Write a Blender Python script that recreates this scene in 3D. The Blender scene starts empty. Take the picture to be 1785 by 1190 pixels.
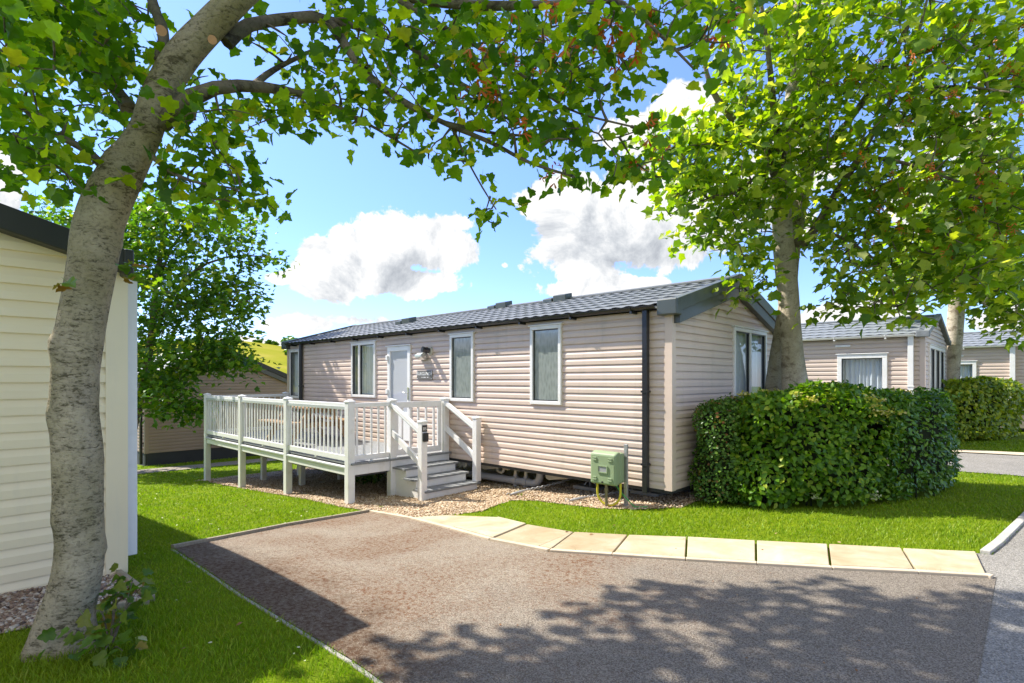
import bpy, bmesh, math
import numpy as np
from mathutils import Vector, Matrix

R = math.radians
scene = bpy.context.scene
COL = scene.collection
rng = np.random.default_rng(7)

# ------------------------------------------------------------------ camera
CAM = np.array((3.278, -6.334, 1.48))
YAW = 43.56
FPX, CX, CY = 955.0, 892.5, 662.5
AX = np.array((math.cos(R(YAW)), math.sin(R(YAW)), 0.0))     # camera right, on the ground plan
AY = np.array((-math.sin(R(YAW)), math.cos(R(YAW)), 0.0))    # camera forward, on the ground plan
cd = bpy.data.cameras.new('camera')
cam = bpy.data.objects.new('camera', cd)
COL.objects.link(cam)
cam.location = CAM
cam.rotation_euler = (R(90), 0, R(YAW))
cd.sensor_width = 36
cd.lens = FPX / 1785 * 36
cd.shift_y = (CY - 595) / 1785
cd.clip_end = 3000
scene.camera = cam


def at(u, v, d):
    """world point at photo position u, v and distance d in front of the lens"""
    return CAM + d * ((u - CX) / FPX * AX + AY + np.array((0, 0, -(v - CY) / FPX)))


def project(P):
    Q = np.asarray(P) - CAM
    d = Q @ AY
    return CX + FPX * (Q @ AX) / d, CY - FPX * Q[..., 2] / d, d


# ------------------------------------------------------------------ object helpers
def tag(o, label=None, cat=None, group=None, kind=None):
    if label: o['label'] = label
    if cat: o['category'] = cat
    if group: o['group'] = group
    if kind: o['kind'] = kind
    return o


def empty(name, loc, label, cat, group=None):
    o = bpy.data.objects.new(name, None)
    o.empty_display_size = .2
    COL.objects.link(o)
    o.location = loc
    return tag(o, label, cat, group)


def link(name, me, parent=None):
    o = bpy.data.objects.new(name, me)
    COL.objects.link(o)
    if parent is not None:
        o.parent = parent
        # a thing's Empty stands at its base; parts keep world coordinates
        if parent.parent is None: o.matrix_parent_inverse = Matrix.Translation(-Vector(parent.location))
    return o


class MB:
    """collects shapes given in world coordinates; build() links them as one mesh object"""
    def __init__(s):
        s.v, s.f, s.sm, s.mk = [], [], [], []

    def poly(s, pts, smooth=False):
        n = len(s.v)
        s.v += [tuple(map(float, p)) for p in pts]
        s.f.append(list(range(n, n + len(pts))))
        s.sm.append(smooth)

    def add(s, verts, faces, smooth=False):
        n = len(s.v)
        s.mk.append((n, len(s.f)))
        s.v += [tuple(map(float, p)) for p in verts]
        for f in faces:
            s.f.append([i + n for i in f])
            s.sm.append(smooth)
        return s

    def box(s, x0, x1, y0, y1, z0, z1):
        if x0 > x1: x0, x1 = x1, x0
        if y0 > y1: y0, y1 = y1, y0
        if z0 > z1: z0, z1 = z1, z0
        v = [(x, y, z) for z in (z0, z1) for y in (y0, y1) for x in (x0, x1)]
        s.add(v, [(0, 2, 3, 1), (4, 5, 7, 6), (0, 1, 5, 4), (2, 6, 7, 3), (0, 4, 6, 2), (1, 3, 7, 5)])
        return s

    def bar(s, a, b, w, h, up=(0, 0, 1)):
        """rectangular bar from a to b; w across, h along 'up'"""
        a, b = np.array(a, float), np.array(b, float)
        d = b - a
        d /= np.linalg.norm(d)
        u = np.array(up, float)
        u -= d * (u @ d)
        u /= np.linalg.norm(u)
        c = np.cross(d, u)
        v = []
        for p in (a, b):
            for i, j in ((-1, -1), (1, -1), (1, 1), (-1, 1)):
                v.append(p + c * i * w / 2 + u * j * h / 2)
        s.add(v, [(3, 2, 1, 0), (4, 5, 6, 7), (0, 1, 5, 4), (1, 2, 6, 5), (2, 3, 7, 6), (3, 0, 4, 7)])
        return s

    def tube(s, pts, rad, n=8, cap=True, closed=False):
        pts = [np.array(p, float) for p in pts]
        m = len(pts)
        if np.isscalar(rad): rad = [rad] * m
        up = np.array((0, 0, 1.))
        vs, prev = [], None
        for i, p in enumerate(pts):
            if closed:
                t = pts[(i + 1) % m] - pts[i - 1]
            else:
                t = pts[min(i + 1, m - 1)] - pts[max(i - 1, 0)]
            t = t / (np.linalg.norm(t) + 1e-12)
            if prev is None:
                a = up if abs(t[2]) < .9 else np.array((1., 0, 0))
                e = np.cross(t, a)
            else:
                e = prev - t * (prev @ t)
            e /= np.linalg.norm(e) + 1e-12
            prev = e
            g = np.cross(t, e)
            for k in range(n):
                an = 2 * math.pi * k / n
                vs.append(p + rad[i] * (math.cos(an) * e + math.sin(an) * g))
        fs = []
        for i in range(m if closed else m - 1):
            j = (i + 1) % m
            for k in range(n):
                k2 = (k + 1) % n
                fs.append((i * n + k, i * n + k2, j * n + k2, j * n + k))
        s.add(vs, fs, True)
        if cap and not closed:
            s.poly(vs[:n][::-1])
            s.poly(vs[-n:])
        return s

    def prism(s, outline, d):
        """planar outline (list of 3D points) pushed along vector d"""
        a = [np.array(p, float) for p in outline]
        b = [p + np.array(d, float) for p in a]
        n = len(a)
        s.add(a + b, [list(range(n))[::-1], list(range(n, 2 * n))] +
              [(i, (i + 1) % n, n + (i + 1) % n, n + i) for i in range(n)])
        return s

    def each(s, name, mat, parent=None, bevel=0):
        """links every added shape as an object of its own"""
        out = []
        ends = s.mk[1:] + [(len(s.v), len(s.f))]
        for (v0, f0), (v1, f1) in zip(s.mk, ends):
            m = MB()
            m.v = s.v[v0:v1]
            m.f = [[i - v0 for i in f] for f in s.f[f0:f1]]
            m.sm = s.sm[f0:f1]
            out.append(m.build(name, mat, parent, bevel))
        return out

    def build(s, name, mat, parent=None, bevel=0, fix=True):
        me = bpy.data.meshes.new(name)
        me.from_pydata(s.v, [], s.f)
        if fix:
            bm = bmesh.new()
            bm.from_mesh(me)
            bmesh.ops.recalc_face_normals(bm, faces=bm.faces)
            bm.to_mesh(me)
            bm.free()
        me.polygons.foreach_set('use_smooth', s.sm)
        me.materials.append(mat)
        o = link(name, me, parent)
        if bevel:
            b = o.modifiers.new('bevel', 'BEVEL')
            b.width = bevel
            b.segments = 2
            b.limit_method = 'ANGLE'
        return o


def mesh_np(name, V, F, mat, parent=None, smooth=False):
    """mesh from arrays of vertices and of triangles or quads"""
    V = np.ascontiguousarray(V, np.float32)
    F = np.ascontiguousarray(F, np.int32)
    me = bpy.data.meshes.new(name)
    me.vertices.add(len(V))
    me.vertices.foreach_set('co', V.ravel())
    k = F.shape[1]
    me.loops.add(F.size)
    me.loops.foreach_set('vertex_index', F.ravel())
    me.polygons.add(len(F))
    me.polygons.foreach_set('loop_start', np.arange(0, F.size, k, dtype=np.int32))
    if smooth:
        me.polygons.foreach_set('use_smooth', np.ones(len(F), bool))
    me.update(calc_edges=True)
    me.validate()
    me.materials.append(mat)
    return link(name, me, parent)


# ------------------------------------------------------------------ materials
def node(nt, kind, **kw):
    n = nt.nodes.new(kind)
    for k, v in kw.items():
        setattr(n, k, v)
    return n


def val(nt, v):
    n = nt.nodes.new('ShaderNodeValue')
    n.outputs[0].default_value = v
    return n.outputs[0]


def math_n(nt, op, a, b=None, c=None, clamp=False):
    n = nt.nodes.new('ShaderNodeMath')
    n.operation = op
    n.use_clamp = clamp
    for i, x in enumerate((a, b, c)):
        if x is None: continue
        if isinstance(x, (int, float)): n.inputs[i].default_value = x
        else: nt.links.new(x, n.inputs[i])
    return n.outputs[0]


def mix_c(nt, f, a, b, mode='MIX'):
    n = nt.nodes.new('ShaderNodeMix')
    n.data_type = 'RGBA'
    n.blend_type = mode
    for i, x in ((0, f), (6, a), (7, b)):
        if isinstance(x, (int, float)): n.inputs[i].default_value = x
        elif isinstance(x, (tuple, list)): n.inputs[i].default_value = (*x[:3], 1)
        else: nt.links.new(x, n.inputs[i])
    return n.outputs[2]


def ramp(nt, f, stops, interp='LINEAR'):
    n = nt.nodes.new('ShaderNodeValToRGB')
    n.color_ramp.interpolation = interp
    e = n.color_ramp.elements
    while len(e) > 1: e.remove(e[0])
    e[0].position = stops[0][0]
    e[0].color = (*stops[0][1], 1) if not isinstance(stops[0][1], float) else (stops[0][1],) * 3 + (1,)
    for p, c in stops[1:]:
        x = e.new(p)
        x.color = (*c, 1) if not isinstance(c, float) else (c, c, c, 1)
    nt.links.new(f, n.inputs[0])
    return n.outputs[0]


def noise(nt, vec, scale, detail=4, rough=.55, dist=0.0):
    n = nt.nodes.new('ShaderNodeTexNoise')
    n.inputs['Scale'].default_value = scale
    n.inputs['Detail'].default_value = detail
    n.inputs['Roughness'].default_value = rough
    n.inputs['Distortion'].default_value = dist
    if vec is not None: nt.links.new(vec, n.inputs['Vector'])
    return n.outputs['Fac']


def coords(nt, scale=None):
    g = nt.nodes.new('ShaderNodeNewGeometry')
    if scale is None: return g.outputs['Position']
    m = nt.nodes.new('ShaderNodeMapping')
    m.inputs['Scale'].default_value = scale
    nt.links.new(g.outputs['Position'], m.inputs['Vector'])
    return m.outputs[0]


def newmat(name):
    m = bpy.data.materials.new(name)
    m.use_nodes = True
    nt = m.node_tree
    b = nt.nodes['Principled BSDF']
    return m, nt, b


def bump(nt, b, h, strength=.3, dist=.01):
    n = nt.nodes.new('ShaderNodeBump')
    n.inputs['Strength'].default_value = strength
    n.inputs['Distance'].default_value = dist
    nt.links.new(h, n.inputs['Height'])
    nt.links.new(n.outputs[0], b.inputs['Normal'])


def plain(name, col, rough=.5, var=.08, scale=3.0, spec=.5, metal=0.0, bmp=0.0, stretch=None, dirt=None, streak=None):
    """plain painted or moulded surface with faint uneven wear"""
    m, nt, b = newmat(name)
    p = coords(nt, stretch)
    f = noise(nt, p, scale, 5, .6)
    lo = tuple(c * (1 - var) for c in col)
    hi = tuple(min(1, c * (1 + var)) for c in col)
    c = ramp(nt, f, [(.3, lo), (.7, hi)])
    if dirt:
        f2 = noise(nt, coords(nt, dirt[2] if len(dirt) > 2 else None), dirt[1], 6, .65)
        c = mix_c(nt, ramp(nt, f2, [(.52, 0.0), (.75, .6)]), c, dirt[0])
    if streak:
        f3 = noise(nt, coords(nt, (1, 1, .12)), 5.5, 5, .7)
        c = mix_c(nt, ramp(nt, f3, [(.55, 0.0), (.80, .55)]), c, streak)
    nt.links.new(c, b.inputs['Base Color'])
    b.inputs['Roughness'].default_value = rough
    b.inputs['Specular IOR Level'].default_value = spec
    b.inputs['Metallic'].default_value = metal
    if bmp:
        bump(nt, b, noise(nt, p, scale * 12, 3), bmp, .004)
    return m


def leaf_mat(name, stops, trans=(.25, .5, .03), tfac=.35, rough=.45, spec=.35, patch=None):
    """leaves: each leaf its own shade of green, light also passes through the blade"""
    m, nt, b = newmat(name)
    g = node(nt, 'ShaderNodeNewGeometry')
    c = ramp(nt, g.outputs['Random Per Island'], stops)
    f = noise(nt, coords(nt), 55, 2)
    c = mix_c(nt, .25, c, ramp(nt, f, [(.3, (.55, .55, .55)), (.7, (1.3, 1.3, 1.2))]), 'MULTIPLY')
    if patch:
        c = mix_c(nt, ramp(nt, noise(nt, coords(nt), patch[1], 6, .65), [(.45, 0.0), (.72, .4)]), c, patch[0])
    nt.links.new(c, b.inputs['Base Color'])
    b.inputs['Roughness'].default_value = rough
    b.inputs['Specular IOR Level'].default_value = spec
    t = node(nt, 'ShaderNodeBsdfTranslucent')
    tc = mix_c(nt, 1.0, c, tuple(x * 4 for x in trans), 'MULTIPLY')
    nt.links.new(tc, t.inputs['Color'])
    mx = node(nt, 'ShaderNodeMixShader')
    mx.inputs[0].default_value = tfac
    nt.links.new(b.outputs[0], mx.inputs[1])
    nt.links.new(t.outputs[0], mx.inputs[2])
    nt.links.new(mx.outputs[0], nt.nodes['Material Output'].inputs[0])
    return m


def glass_mat(name, tint=(.9, .95, .95), base=.06):
    """thin clear window glass: mirror-like reflection by angle, the rest passes straight through"""
    m, nt, b = newmat(name)
    nt.nodes.remove(b)
    t = node(nt, 'ShaderNodeBsdfTransparent')
    t.inputs[0].default_value = (*tint, 1)
    g = node(nt, 'ShaderNodeBsdfGlossy')
    g.inputs['Roughness'].default_value = .01
    lw = node(nt, 'ShaderNodeLayerWeight')
    f = math_n(nt, 'MULTIPLY_ADD', math_n(nt, 'POWER', lw.outputs['Facing'], 5.0), .85, base, clamp=True)
    mx = node(nt, 'ShaderNodeMixShader')
    nt.links.new(f, mx.inputs[0])
    nt.links.new(t.outputs[0], mx.inputs[1])
    nt.links.new(g.outputs[0], mx.inputs[2])
    nt.links.new(mx.outputs[0], nt.nodes['Material Output'].inputs[0])
    return m


def bark_mat(name, pale=(.40, .37, .30), dark=(.075, .065, .045), green=(.13, .13, .04), zs=3.0, s=7.0):
    m, nt, b = newmat(name)
    p = coords(nt, (1, 1, zs))
    f1 = noise(nt, p, s, 7, .72, .6)
    f2 = noise(nt, coords(nt, (1, 1, .5)), 2.2, 4, .6)
    f3 = noise(nt, coords(nt), 45, 3, .7)
    f4 = noise(nt, coords(nt, (1, 1, 1.6)), 4.5, 5, .7, .8)
    c = ramp(nt, f4, [(.32, tuple(x * .72 for x in pale)), (.5, pale), (.68, tuple(x * 1.2 for x in pale))])
    c = mix_c(nt, ramp(nt, f2, [(.42, 0.0), (.66, .75)]), c, green)
    st = math_n(nt, 'ADD', f1, math_n(nt, 'MULTIPLY', math_n(nt, 'SUBTRACT', f4, .5), .55))
    c = mix_c(nt, ramp(nt, st, [(.36, .95), (.47, 0.0)]), c, dark)
    c = mix_c(nt, ramp(nt, f3, [(.34, .45), (.5, 0.0)]), c, dark)
    nt.links.new(c, b.inputs['Base Color'])
    b.inputs['Roughness'].default_value = .9
    b.inputs['Specular IOR Level'].default_value = .15
    h = math_n(nt, 'ADD', f1, math_n(nt, 'MULTIPLY', f3, .5))
    bump(nt, b, h, .7, .02)
    return m


M = {}
M['siding_pink'] = plain('siding_pink', (.63, .505, .42), .42, .05, 1.3, .4, bmp=.03, dirt=((.50, .42, .34), 1.1, (1, 1, 3)), streak=(.42, .36, .29))
M['siding_cream'] = plain('siding_cream', (.86, .73, .48), .28, .04, 1.0, .5, streak=(.72, .63, .45))
M['siding_right'] = plain('siding_right', (.60, .485, .405), .45, .05, 1.2, .4)
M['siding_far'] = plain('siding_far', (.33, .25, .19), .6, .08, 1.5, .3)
M['white_upvc'] = plain('white_upvc', (.78, .775, .76), .34, .03, 4, .5, dirt=((.58, .57, .50), 4), streak=(.62, .61, .55))
M['dial'] = plain('dial', (.30, .31, .31), .3, .1, 12)
M['white_dull'] = plain('white_dull', (.70, .67, .60), .4, .04, 3, .5)
M['lip_shade_grey'] = plain('lip_shade_grey', (.42, .45, .43), .4, .05, 4)  # green-grey paints in the shade under the white rail
M['deck_grey'] = plain('deck_grey', (.20, .21, .215), .6, .15, 4, .4, stretch=(1, 7, 1), dirt=((.32, .31, .29), 3))
M['barge_grey'] = plain('barge_grey', (.066, .076, .066), .32, .1, 2, .6, dirt=((.12, .13, .12), 3))
M['barge_dark'] = plain('barge_dark', (.035, .036, .03), .45, .1, 2, .4)
M['black_plastic'] = plain('black_plastic', (.018, .019, .022), .3, .2, 3, .5)
M['interior'] = plain('interior', (.10, .09, .08), .9, .1)
M['curtain'] = plain('curtain', (.74, .75, .78), .9, .06, 6, .1)
M['skirt_dark'] = plain('skirt_dark', (.03, .032, .036), .7, .15, 2)
M['steel'] = plain('steel', (.42, .42, .42), .45, .15, 20, .5, .7)
M['concrete'] = plain('concrete', (.34, .32, .29), .9, .18, 9, .2, bmp=.3)
M['chassis'] = plain('chassis', (.05, .05, .05), .8, .3, 4)
M['pvc_grey'] = plain('pvc_grey', (.36, .36, .37), .4, .08, 6)
M['pvc_cream'] = plain('pvc_cream', (.50, .47, .38), .45, .08, 6)
M['meter_green'] = plain('meter_green', (.25, .32, .18), .45, .07, 5, .4)
M['hose_yellow'] = plain('hose_yellow', (.60, .50, .03), .4, .08, 8)
M['cable_green'] = plain('cable_green', (.05, .35, .08), .5, .08, 8)
M['bronze'] = plain('bronze', (.24, .19, .12), .4, .2, 14, .5, .5)
M['sign_grey'] = plain('sign_grey', (.16, .15, .14), .35, .05, 6)
M['white_paint'] = plain('white_paint', (.8, .8, .78), .5, .03)
M['chrome'] = plain('chrome', (.7, .72, .70), .18, .05, 3, .5, .9)
M['pine_timber'] = plain('pine_timber', (.30, .185, .095), .65, .25, 5, .3, stretch=(1, 8, 8))
M['old_timber'] = plain('old_timber', (.33, .28, .20), .85, .25, 8, .2, stretch=(1, 6, 6), bmp=.3)
M['lamp_glass'] = plain('lamp_glass', (.55, .62, .60), .15, .05, 4, .6)
M['dark_pebble'] = None
M['bark_front'] = bark_mat('bark_front', (.42, .355, .255), (.095, .08, .048), (.23, .20, .09), 2.6, 26)
M['bark_right'] = bark_mat('bark_right', (.52, .45, .35), (.20, .16, .11), (.30, .26, .16), 1.2, 5)
M['bark_dark'] = bark_mat('bark_dark', (.20, .165, .12), (.05, .04, .03), (.09, .09, .04), 1.5, 8)
M['cut_wood'] = plain('cut_wood', (.50, .27, .13), .8, .15, 20)
M['leaf_front'] = leaf_mat('leaf_front', [(0, (.030, .080, .008)), (.35, (.070, .150, .010)), (.7, (.150, .250, .012)), (.95, (.26, .33, .016)), (1, (.30, .25, .03))], (.70, .72, .08), .58)
M['leaf_right'] = leaf_mat('leaf_right', [(0, (.060, .125, .010)), (.4, (.140, .240, .014)), (.75, (.24, .33, .020)), (.95, (.36, .40, .06)), (1, (.42, .46, .24))], (.60, .60, .08), .46)
M['leaf_back'] = leaf_mat('leaf_back', [(0, (.042, .105, .014)), (.5, (.085, .185, .018)), (.85, (.15, .26, .02)), (1, (.30, .33, .03))], (.5, .55, .10), .34)
M['leaf_hedge'] = leaf_mat('leaf_hedge', [(0, (.040, .105, .006)), (.45, (.092, .200, .008)), (.85, (.16, .275, .010)), (1, (.30, .35, .03))], (.45, .5, .08), .30, .42, .25)
M['leaf_small'] = leaf_mat('leaf_small', [(0, (.034, .088, .010)), (.55, (.080, .170, .016)), (.93, (.14, .23, .03)), (1, (.25, .09, .03))], (.4, .45, .08), .2, .42, .3)
M['leaf_glossy'] = leaf_mat('leaf_glossy', [(0, (.034, .10, .006)), (.6, (.080, .195, .010)), (1, (.16, .27, .016))], (.4, .45, .08), .18, .38, .4)
M['leaf_lime'] = leaf_mat('leaf_lime', [(0, (.09, .165, .010)), (.5, (.20, .29, .014)), (1, (.38, .40, .03))], (.5, .5, .08), .28)
M['leaf_young'] = leaf_mat('leaf_young', [(0, (.05, .11, .012)), (.5, (.10, .19, .02)), (.85, (.16, .20, .03)), (1, (.25, .10, .03))], (.5, .55, .10), .35)
M['seed'] = leaf_mat('seed', [(0, (.50, .10, .02)), (.5, (.62, .17, .03)), (1, (.55, .28, .06))], (.35, .2, .1), .35)
M['flower'] = leaf_mat('flower', [(0, (.38, .42, .06)), (.6, (.52, .48, .08)), (1, (.60, .52, .30))], (.3, .3, .15), .2)
M['flower_pale'] = leaf_mat('flower_pale', [(0, (.45, .50, .20)), (1, (.65, .62, .42))], (.3, .3, .2), .2)
M['dead_leaf'] = leaf_mat('dead_leaf', [(0, (.12, .06, .025)), (.5, (.26, .13, .05)), (1, (.38, .28, .14))], (.3, .2, .1), .15)
M['grass_blade'] = leaf_mat('grass_blade', [(0, (.105, .185, .005)), (.45, (.165, .275, .007)), (.85, (.235, .34, .010)), (1, (.34, .37, .06))], (.42, .48, .05), .30, .5, .25, ((.27, .28, .02), 1.4))
M['glass'] = glass_mat('glass', base=.11)


def obscure_mat():
    m, nt, b = newmat('obscure_glass')
    p = coords(nt, (1, 1, .35))
    w = node(nt, 'ShaderNodeTexVoronoi')
    w.inputs['Scale'].default_value = 26
    nt.links.new(p, w.inputs['Vector'])
    f = w.outputs['Distance']
    c = ramp(nt, f, [(.1, (.19, .22, .205)), (.7, (.27, .305, .285))])
    nt.links.new(c, b.inputs['Base Color'])
    b.inputs['Roughness'].default_value = .09
    b.inputs['Specular IOR Level'].default_value = .9
    b.inputs['IOR'].default_value = 1.7
    bump(nt, b, f, .12, .004)
    return m


M['obscure_glass'] = obscure_mat()
M['door_glass'] = plain('door_glass', (.44, .46, .52), .06, .02, 2, .6)


def roof_mat(name, col):
    m, nt, b = newmat(name)
    f = noise(nt, coords(nt), 9, 6, .65)
    g = noise(nt, coords(nt), 90, 3)
    c = ramp(nt, f, [(.3, tuple(x * .75 for x in col)), (.65, tuple(x * 1.2 for x in col))])
    c = mix_c(nt, ramp(nt, noise(nt, coords(nt), 3.5, 5, .7), [(.66, 0.0), (.8, .5)]), c, (.25, .16, .08))
    nt.links.new(c, b.inputs['Base Color'])
    b.inputs['Roughness'].default_value = .55
    b.inputs['Specular IOR Level'].default_value = .4
    bump(nt, b, g, .25, .003)
    return m


M['roof_tile'] = roof_mat('roof_tile', (.19, .20, .205))
M['roof_pale'] = roof_mat('roof_pale', (.20, .215, .225))


def ground_mats():
    # lawn earth under the blades
    m, nt, b = newmat('lawn')
    p = coords(nt)
    f = noise(nt, p, 1.1, 5, .6)
    g = noise(nt, p, 60, 4, .7)
    c = ramp(nt, f, [(.3, (.12, .185, .005)), (.55, (.17, .24, .007)), (.75, (.22, .28, .010))])
    c = mix_c(nt, .6, c, ramp(nt, g, [(.3, (.45, .45, .45)), (.7, (1.35, 1.35, 1.3))]), 'MULTIPLY')
    nt.links.new(c, b.inputs['Base Color'])
    b.inputs['Roughness'].default_value = .9
    b.inputs['Specular IOR Level'].default_value = .1
    bump(nt, b, g, .8, .03)
    M['lawn'] = m
    # drive: worn tarmac with red-brown debris
    m, nt, b = newmat('drive_tarmac')
    p = coords(nt)
    v = node(nt, 'ShaderNodeTexVoronoi')
    v.inputs['Scale'].default_value = 160
    nt.links.new(p, v.inputs['Vector'])
    c = ramp(nt, math_n(nt, 'FRACT', math_n(nt, 'MULTIPLY', v.outputs['Color'], 3.7)), [(0, (.19, .150, .108)), (.5, (.325, .268, .200)), (.9, (.45, .385, .300))])
    f = noise(nt, p, .8, 6, .68, .4)
    c = mix_c(nt, ramp(nt, f, [(.40, 0.0), (.62, .75)]), c, mix_c(nt, .6, c, (.215, .135, .078)))
    f2 = noise(nt, p, 30, 4, .75)
    br = math_n(nt, 'MULTIPLY', ramp(nt, f, [(.36, .15), (.60, 1.0)]), ramp(nt, f2, [(.50, 0.0), (.60, .95)]))
    c = mix_c(nt, br, c, (.17, .070, .030))
    # leaf mould beside the lawn, spread wider to darken the caravan's shadow band
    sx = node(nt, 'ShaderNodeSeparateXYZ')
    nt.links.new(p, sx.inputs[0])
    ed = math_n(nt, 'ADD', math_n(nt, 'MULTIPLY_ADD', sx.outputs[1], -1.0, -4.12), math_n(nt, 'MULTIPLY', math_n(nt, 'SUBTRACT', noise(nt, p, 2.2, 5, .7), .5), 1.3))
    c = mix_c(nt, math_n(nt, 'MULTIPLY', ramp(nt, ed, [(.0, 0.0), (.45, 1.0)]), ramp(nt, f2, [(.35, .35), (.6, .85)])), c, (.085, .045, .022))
    gx = math_n(nt, 'ADD', math_n(nt, 'MULTIPLY_ADD', sx.outputs[0], .30, .25), math_n(nt, 'MULTIPLY', math_n(nt, 'SUBTRACT', noise(nt, p, 1.1, 5, .65), .5), .9))
    grey = ramp(nt, math_n(nt, 'FRACT', math_n(nt, 'MULTIPLY', v.outputs['Color'], 3.7)), [(0, (.12, .10, .078)), (.5, (.22, .192, .155)), (.9, (.33, .29, .24))])
    c = mix_c(nt, ramp(nt, gx, [(.35, 0.0), (.85, .9)]), c, grey)
    nt.links.new(c, b.inputs['Base Color'])
    b.inputs['Roughness'].default_value = .9
    b.inputs['Specular IOR Level'].default_value = .2
    bump(nt, b, v.outputs['Distance'], .9, .010)
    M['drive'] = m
    # road: greyer, older tarmac
    for nm, lo, mid, hi in (('road_tarmac', (.15, .14, .125), (.255, .24, .215), (.37, .35, .315)), ('path_asphalt', (.20, .17, .13), (.31, .27, .21), (.42, .37, .30))):
        m, nt, b = newmat(nm)
        p = coords(nt)
        v = node(nt, 'ShaderNodeTexVoronoi')
        v.inputs['Scale'].default_value = 135
        nt.links.new(p, v.inputs['Vector'])
        c = ramp(nt, math_n(nt, 'FRACT', math_n(nt, 'MULTIPLY', v.outputs['Color'], 3.7)), [(0, lo), (.5, mid), (.92, hi)])
        f = noise(nt, p, .9, 5, .6)
        c = mix_c(nt, .5, c, ramp(nt, f, [(.3, (.7, .7, .7)), (.7, (1.25, 1.25, 1.25))]), 'MULTIPLY')
        nt.links.new(c, b.inputs['Base Color'])
        b.inputs['Roughness'].default_value = .9
        b.inputs['Specular IOR Level'].default_value = .2
        bump(nt, b, v.outputs['Distance'], .8, .010)
        M[nm] = m
    # gravel beds
    for nm, sc, cols in (('gravel', 62, [(.0, (.20, .12, .06)), (.35, (.40, .27, .15)), (.7, (.55, .42, .27)), (1, (.68, .58, .44))]),
                         ('gravel_dark', 38, [(.0, (.08, .05, .035)), (.4, (.25, .16, .11)), (.75, (.42, .34, .27)), (1, (.62, .58, .52))])):
        m, nt, b = newmat(nm)
        p = coords(nt)
        v = node(nt, 'ShaderNodeTexVoronoi')
        v.inputs['Scale'].default_value = sc
        nt.links.new(p, v.inputs['Vector'])
        c = ramp(nt, math_n(nt, 'FRACT', math_n(nt, 'MULTIPLY', v.outputs['Color'], 5.3)), cols)
        nt.links.new(c, b.inputs['Base Color'])
        b.inputs['Roughness'].default_value = .8
        bump(nt, b, math_n(nt, 'SUBTRACT', 1.0, v.outputs['Distance']), 1.0, .02)
        M[nm] = m
        m2, nt, b = newmat(nm + '_stone')
        g = node(nt, 'ShaderNodeNewGeometry')
        c = ramp(nt, g.outputs['Random Per Island'], cols)
        nt.links.new(c, b.inputs['Base Color'])
        b.inputs['Roughness'].default_value = .65
        M[nm + '_stone'] = m2
    # sandstone slabs
    m, nt, b = newmat('sandstone')
    p = coords(nt)
    g = node(nt, 'ShaderNodeNewGeometry')
    f = noise(nt, p, 2.3, 6, .6, .8)
    c = ramp(nt, f, [(.28, (.35, .265, .16)), (.48, (.42, .345, .225)), (.62, (.47, .405, .29)), (.8, (.54, .50, .41))])
    isl = ramp(nt, g.outputs['Random Per Island'], [(0, (.84, .80, .74)), (1, (1.08, 1.1, 1.12))])
    c = mix_c(nt, 1.0, c, isl, 'MULTIPLY')
    nt.links.new(c, b.inputs['Base Color'])
    b.inputs['Roughness'].default_value = .8
    b.inputs['Specular IOR Level'].default_value = .2
    bump(nt, b, noise(nt, p, 5, 6, .6, 1.2), .5, .015)
    M['sandstone'] = m
    M['kerb'] = plain('kerb', (.50, .42, .31), .85, .15, 5, .2, bmp=.25)
    M['kerb_grey'] = plain('kerb_grey', (.42, .40, .36), .85, .15, 5, .2, bmp=.25)
    M['soil'] = plain('soil', (.05, .035, .022), .95, .3, 12, .1, bmp=.5)
    # far hill
    m, nt, b = newmat('hill_field')
    p = coords(nt, (.03, .03, .1))
    f = noise(nt, p, 1.0, 4)
    c = ramp(nt, f, [(.3, (.17, .20, .02)), (.55, (.25, .25, .03)), (.7, (.30, .27, .05))])
    nt.links.new(c, b.inputs['Base Color'])
    b.inputs['Roughness'].default_value = 1
    b.inputs['Specular IOR Level'].default_value = 0
    M['hill'] = m


ground_mats()

# ------------------------------------------------------------------ terrain
CP = np.array([(3.28, -6.33, 0), (-.73, -5.83, -.04), (-2.02, -5.3, -.07), (-3, -4.7, -.19), (-3.2, -2.2, -.36), (-4.28, -1.97, -.41),
               (-6.34, -1.97, -.57), (-8.5, -1.97, -.735), (-10.66, -1.97, -.87), (-3.4, -1.2, -.35), (-.6, -.5, -.15), (1.2, .3, -.03),
               (2.4, 2.7, 0), (4, -1, .02), (6, 0, .05), (5, -5, .02), (3, -9, .1), (-4, -8, -.1), (-9, -8, -.6), (-5, -4.7, -.36),
               (-9, -4.7, -.7), (2, 10, .0), (8, 12, .1), (20, 0, .3), (20, 20, .3), (-12, 2, -.95), (-6, 2, -.5), (-1, 3, -.1),
               (-16, -2, -1.1), (-16, 3, -1.1), (-20, -8, -1.3), (-20, 12, -1.2), (0, 12, -.1), (-6, 14, -.5), (15, -15, .3),
               (0, -20, .2), (-15, -20, -.6), (5, 30, 0), (-20, 30, -1.2), (30, 30, .3), (30, -20, .4), (-30, 0, -1.8)], float)


def _kern(r2):
    return np.where(r2 > 0, r2 * np.log(np.maximum(r2, 1e-12)), 0)


def _solve():
    P = CP[:, :2]
    n = len(P)
    K = _kern(((P[:, None] - P[None]) ** 2).sum(-1)) + np.eye(n) * .3
    T = np.c_[np.ones(n), P]
    A = np.block([[K, T], [T.T, np.zeros((3, 3))]])
    return np.linalg.solve(A, np.r_[CP[:, 2], 0, 0, 0])


TW = _solve()


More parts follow.
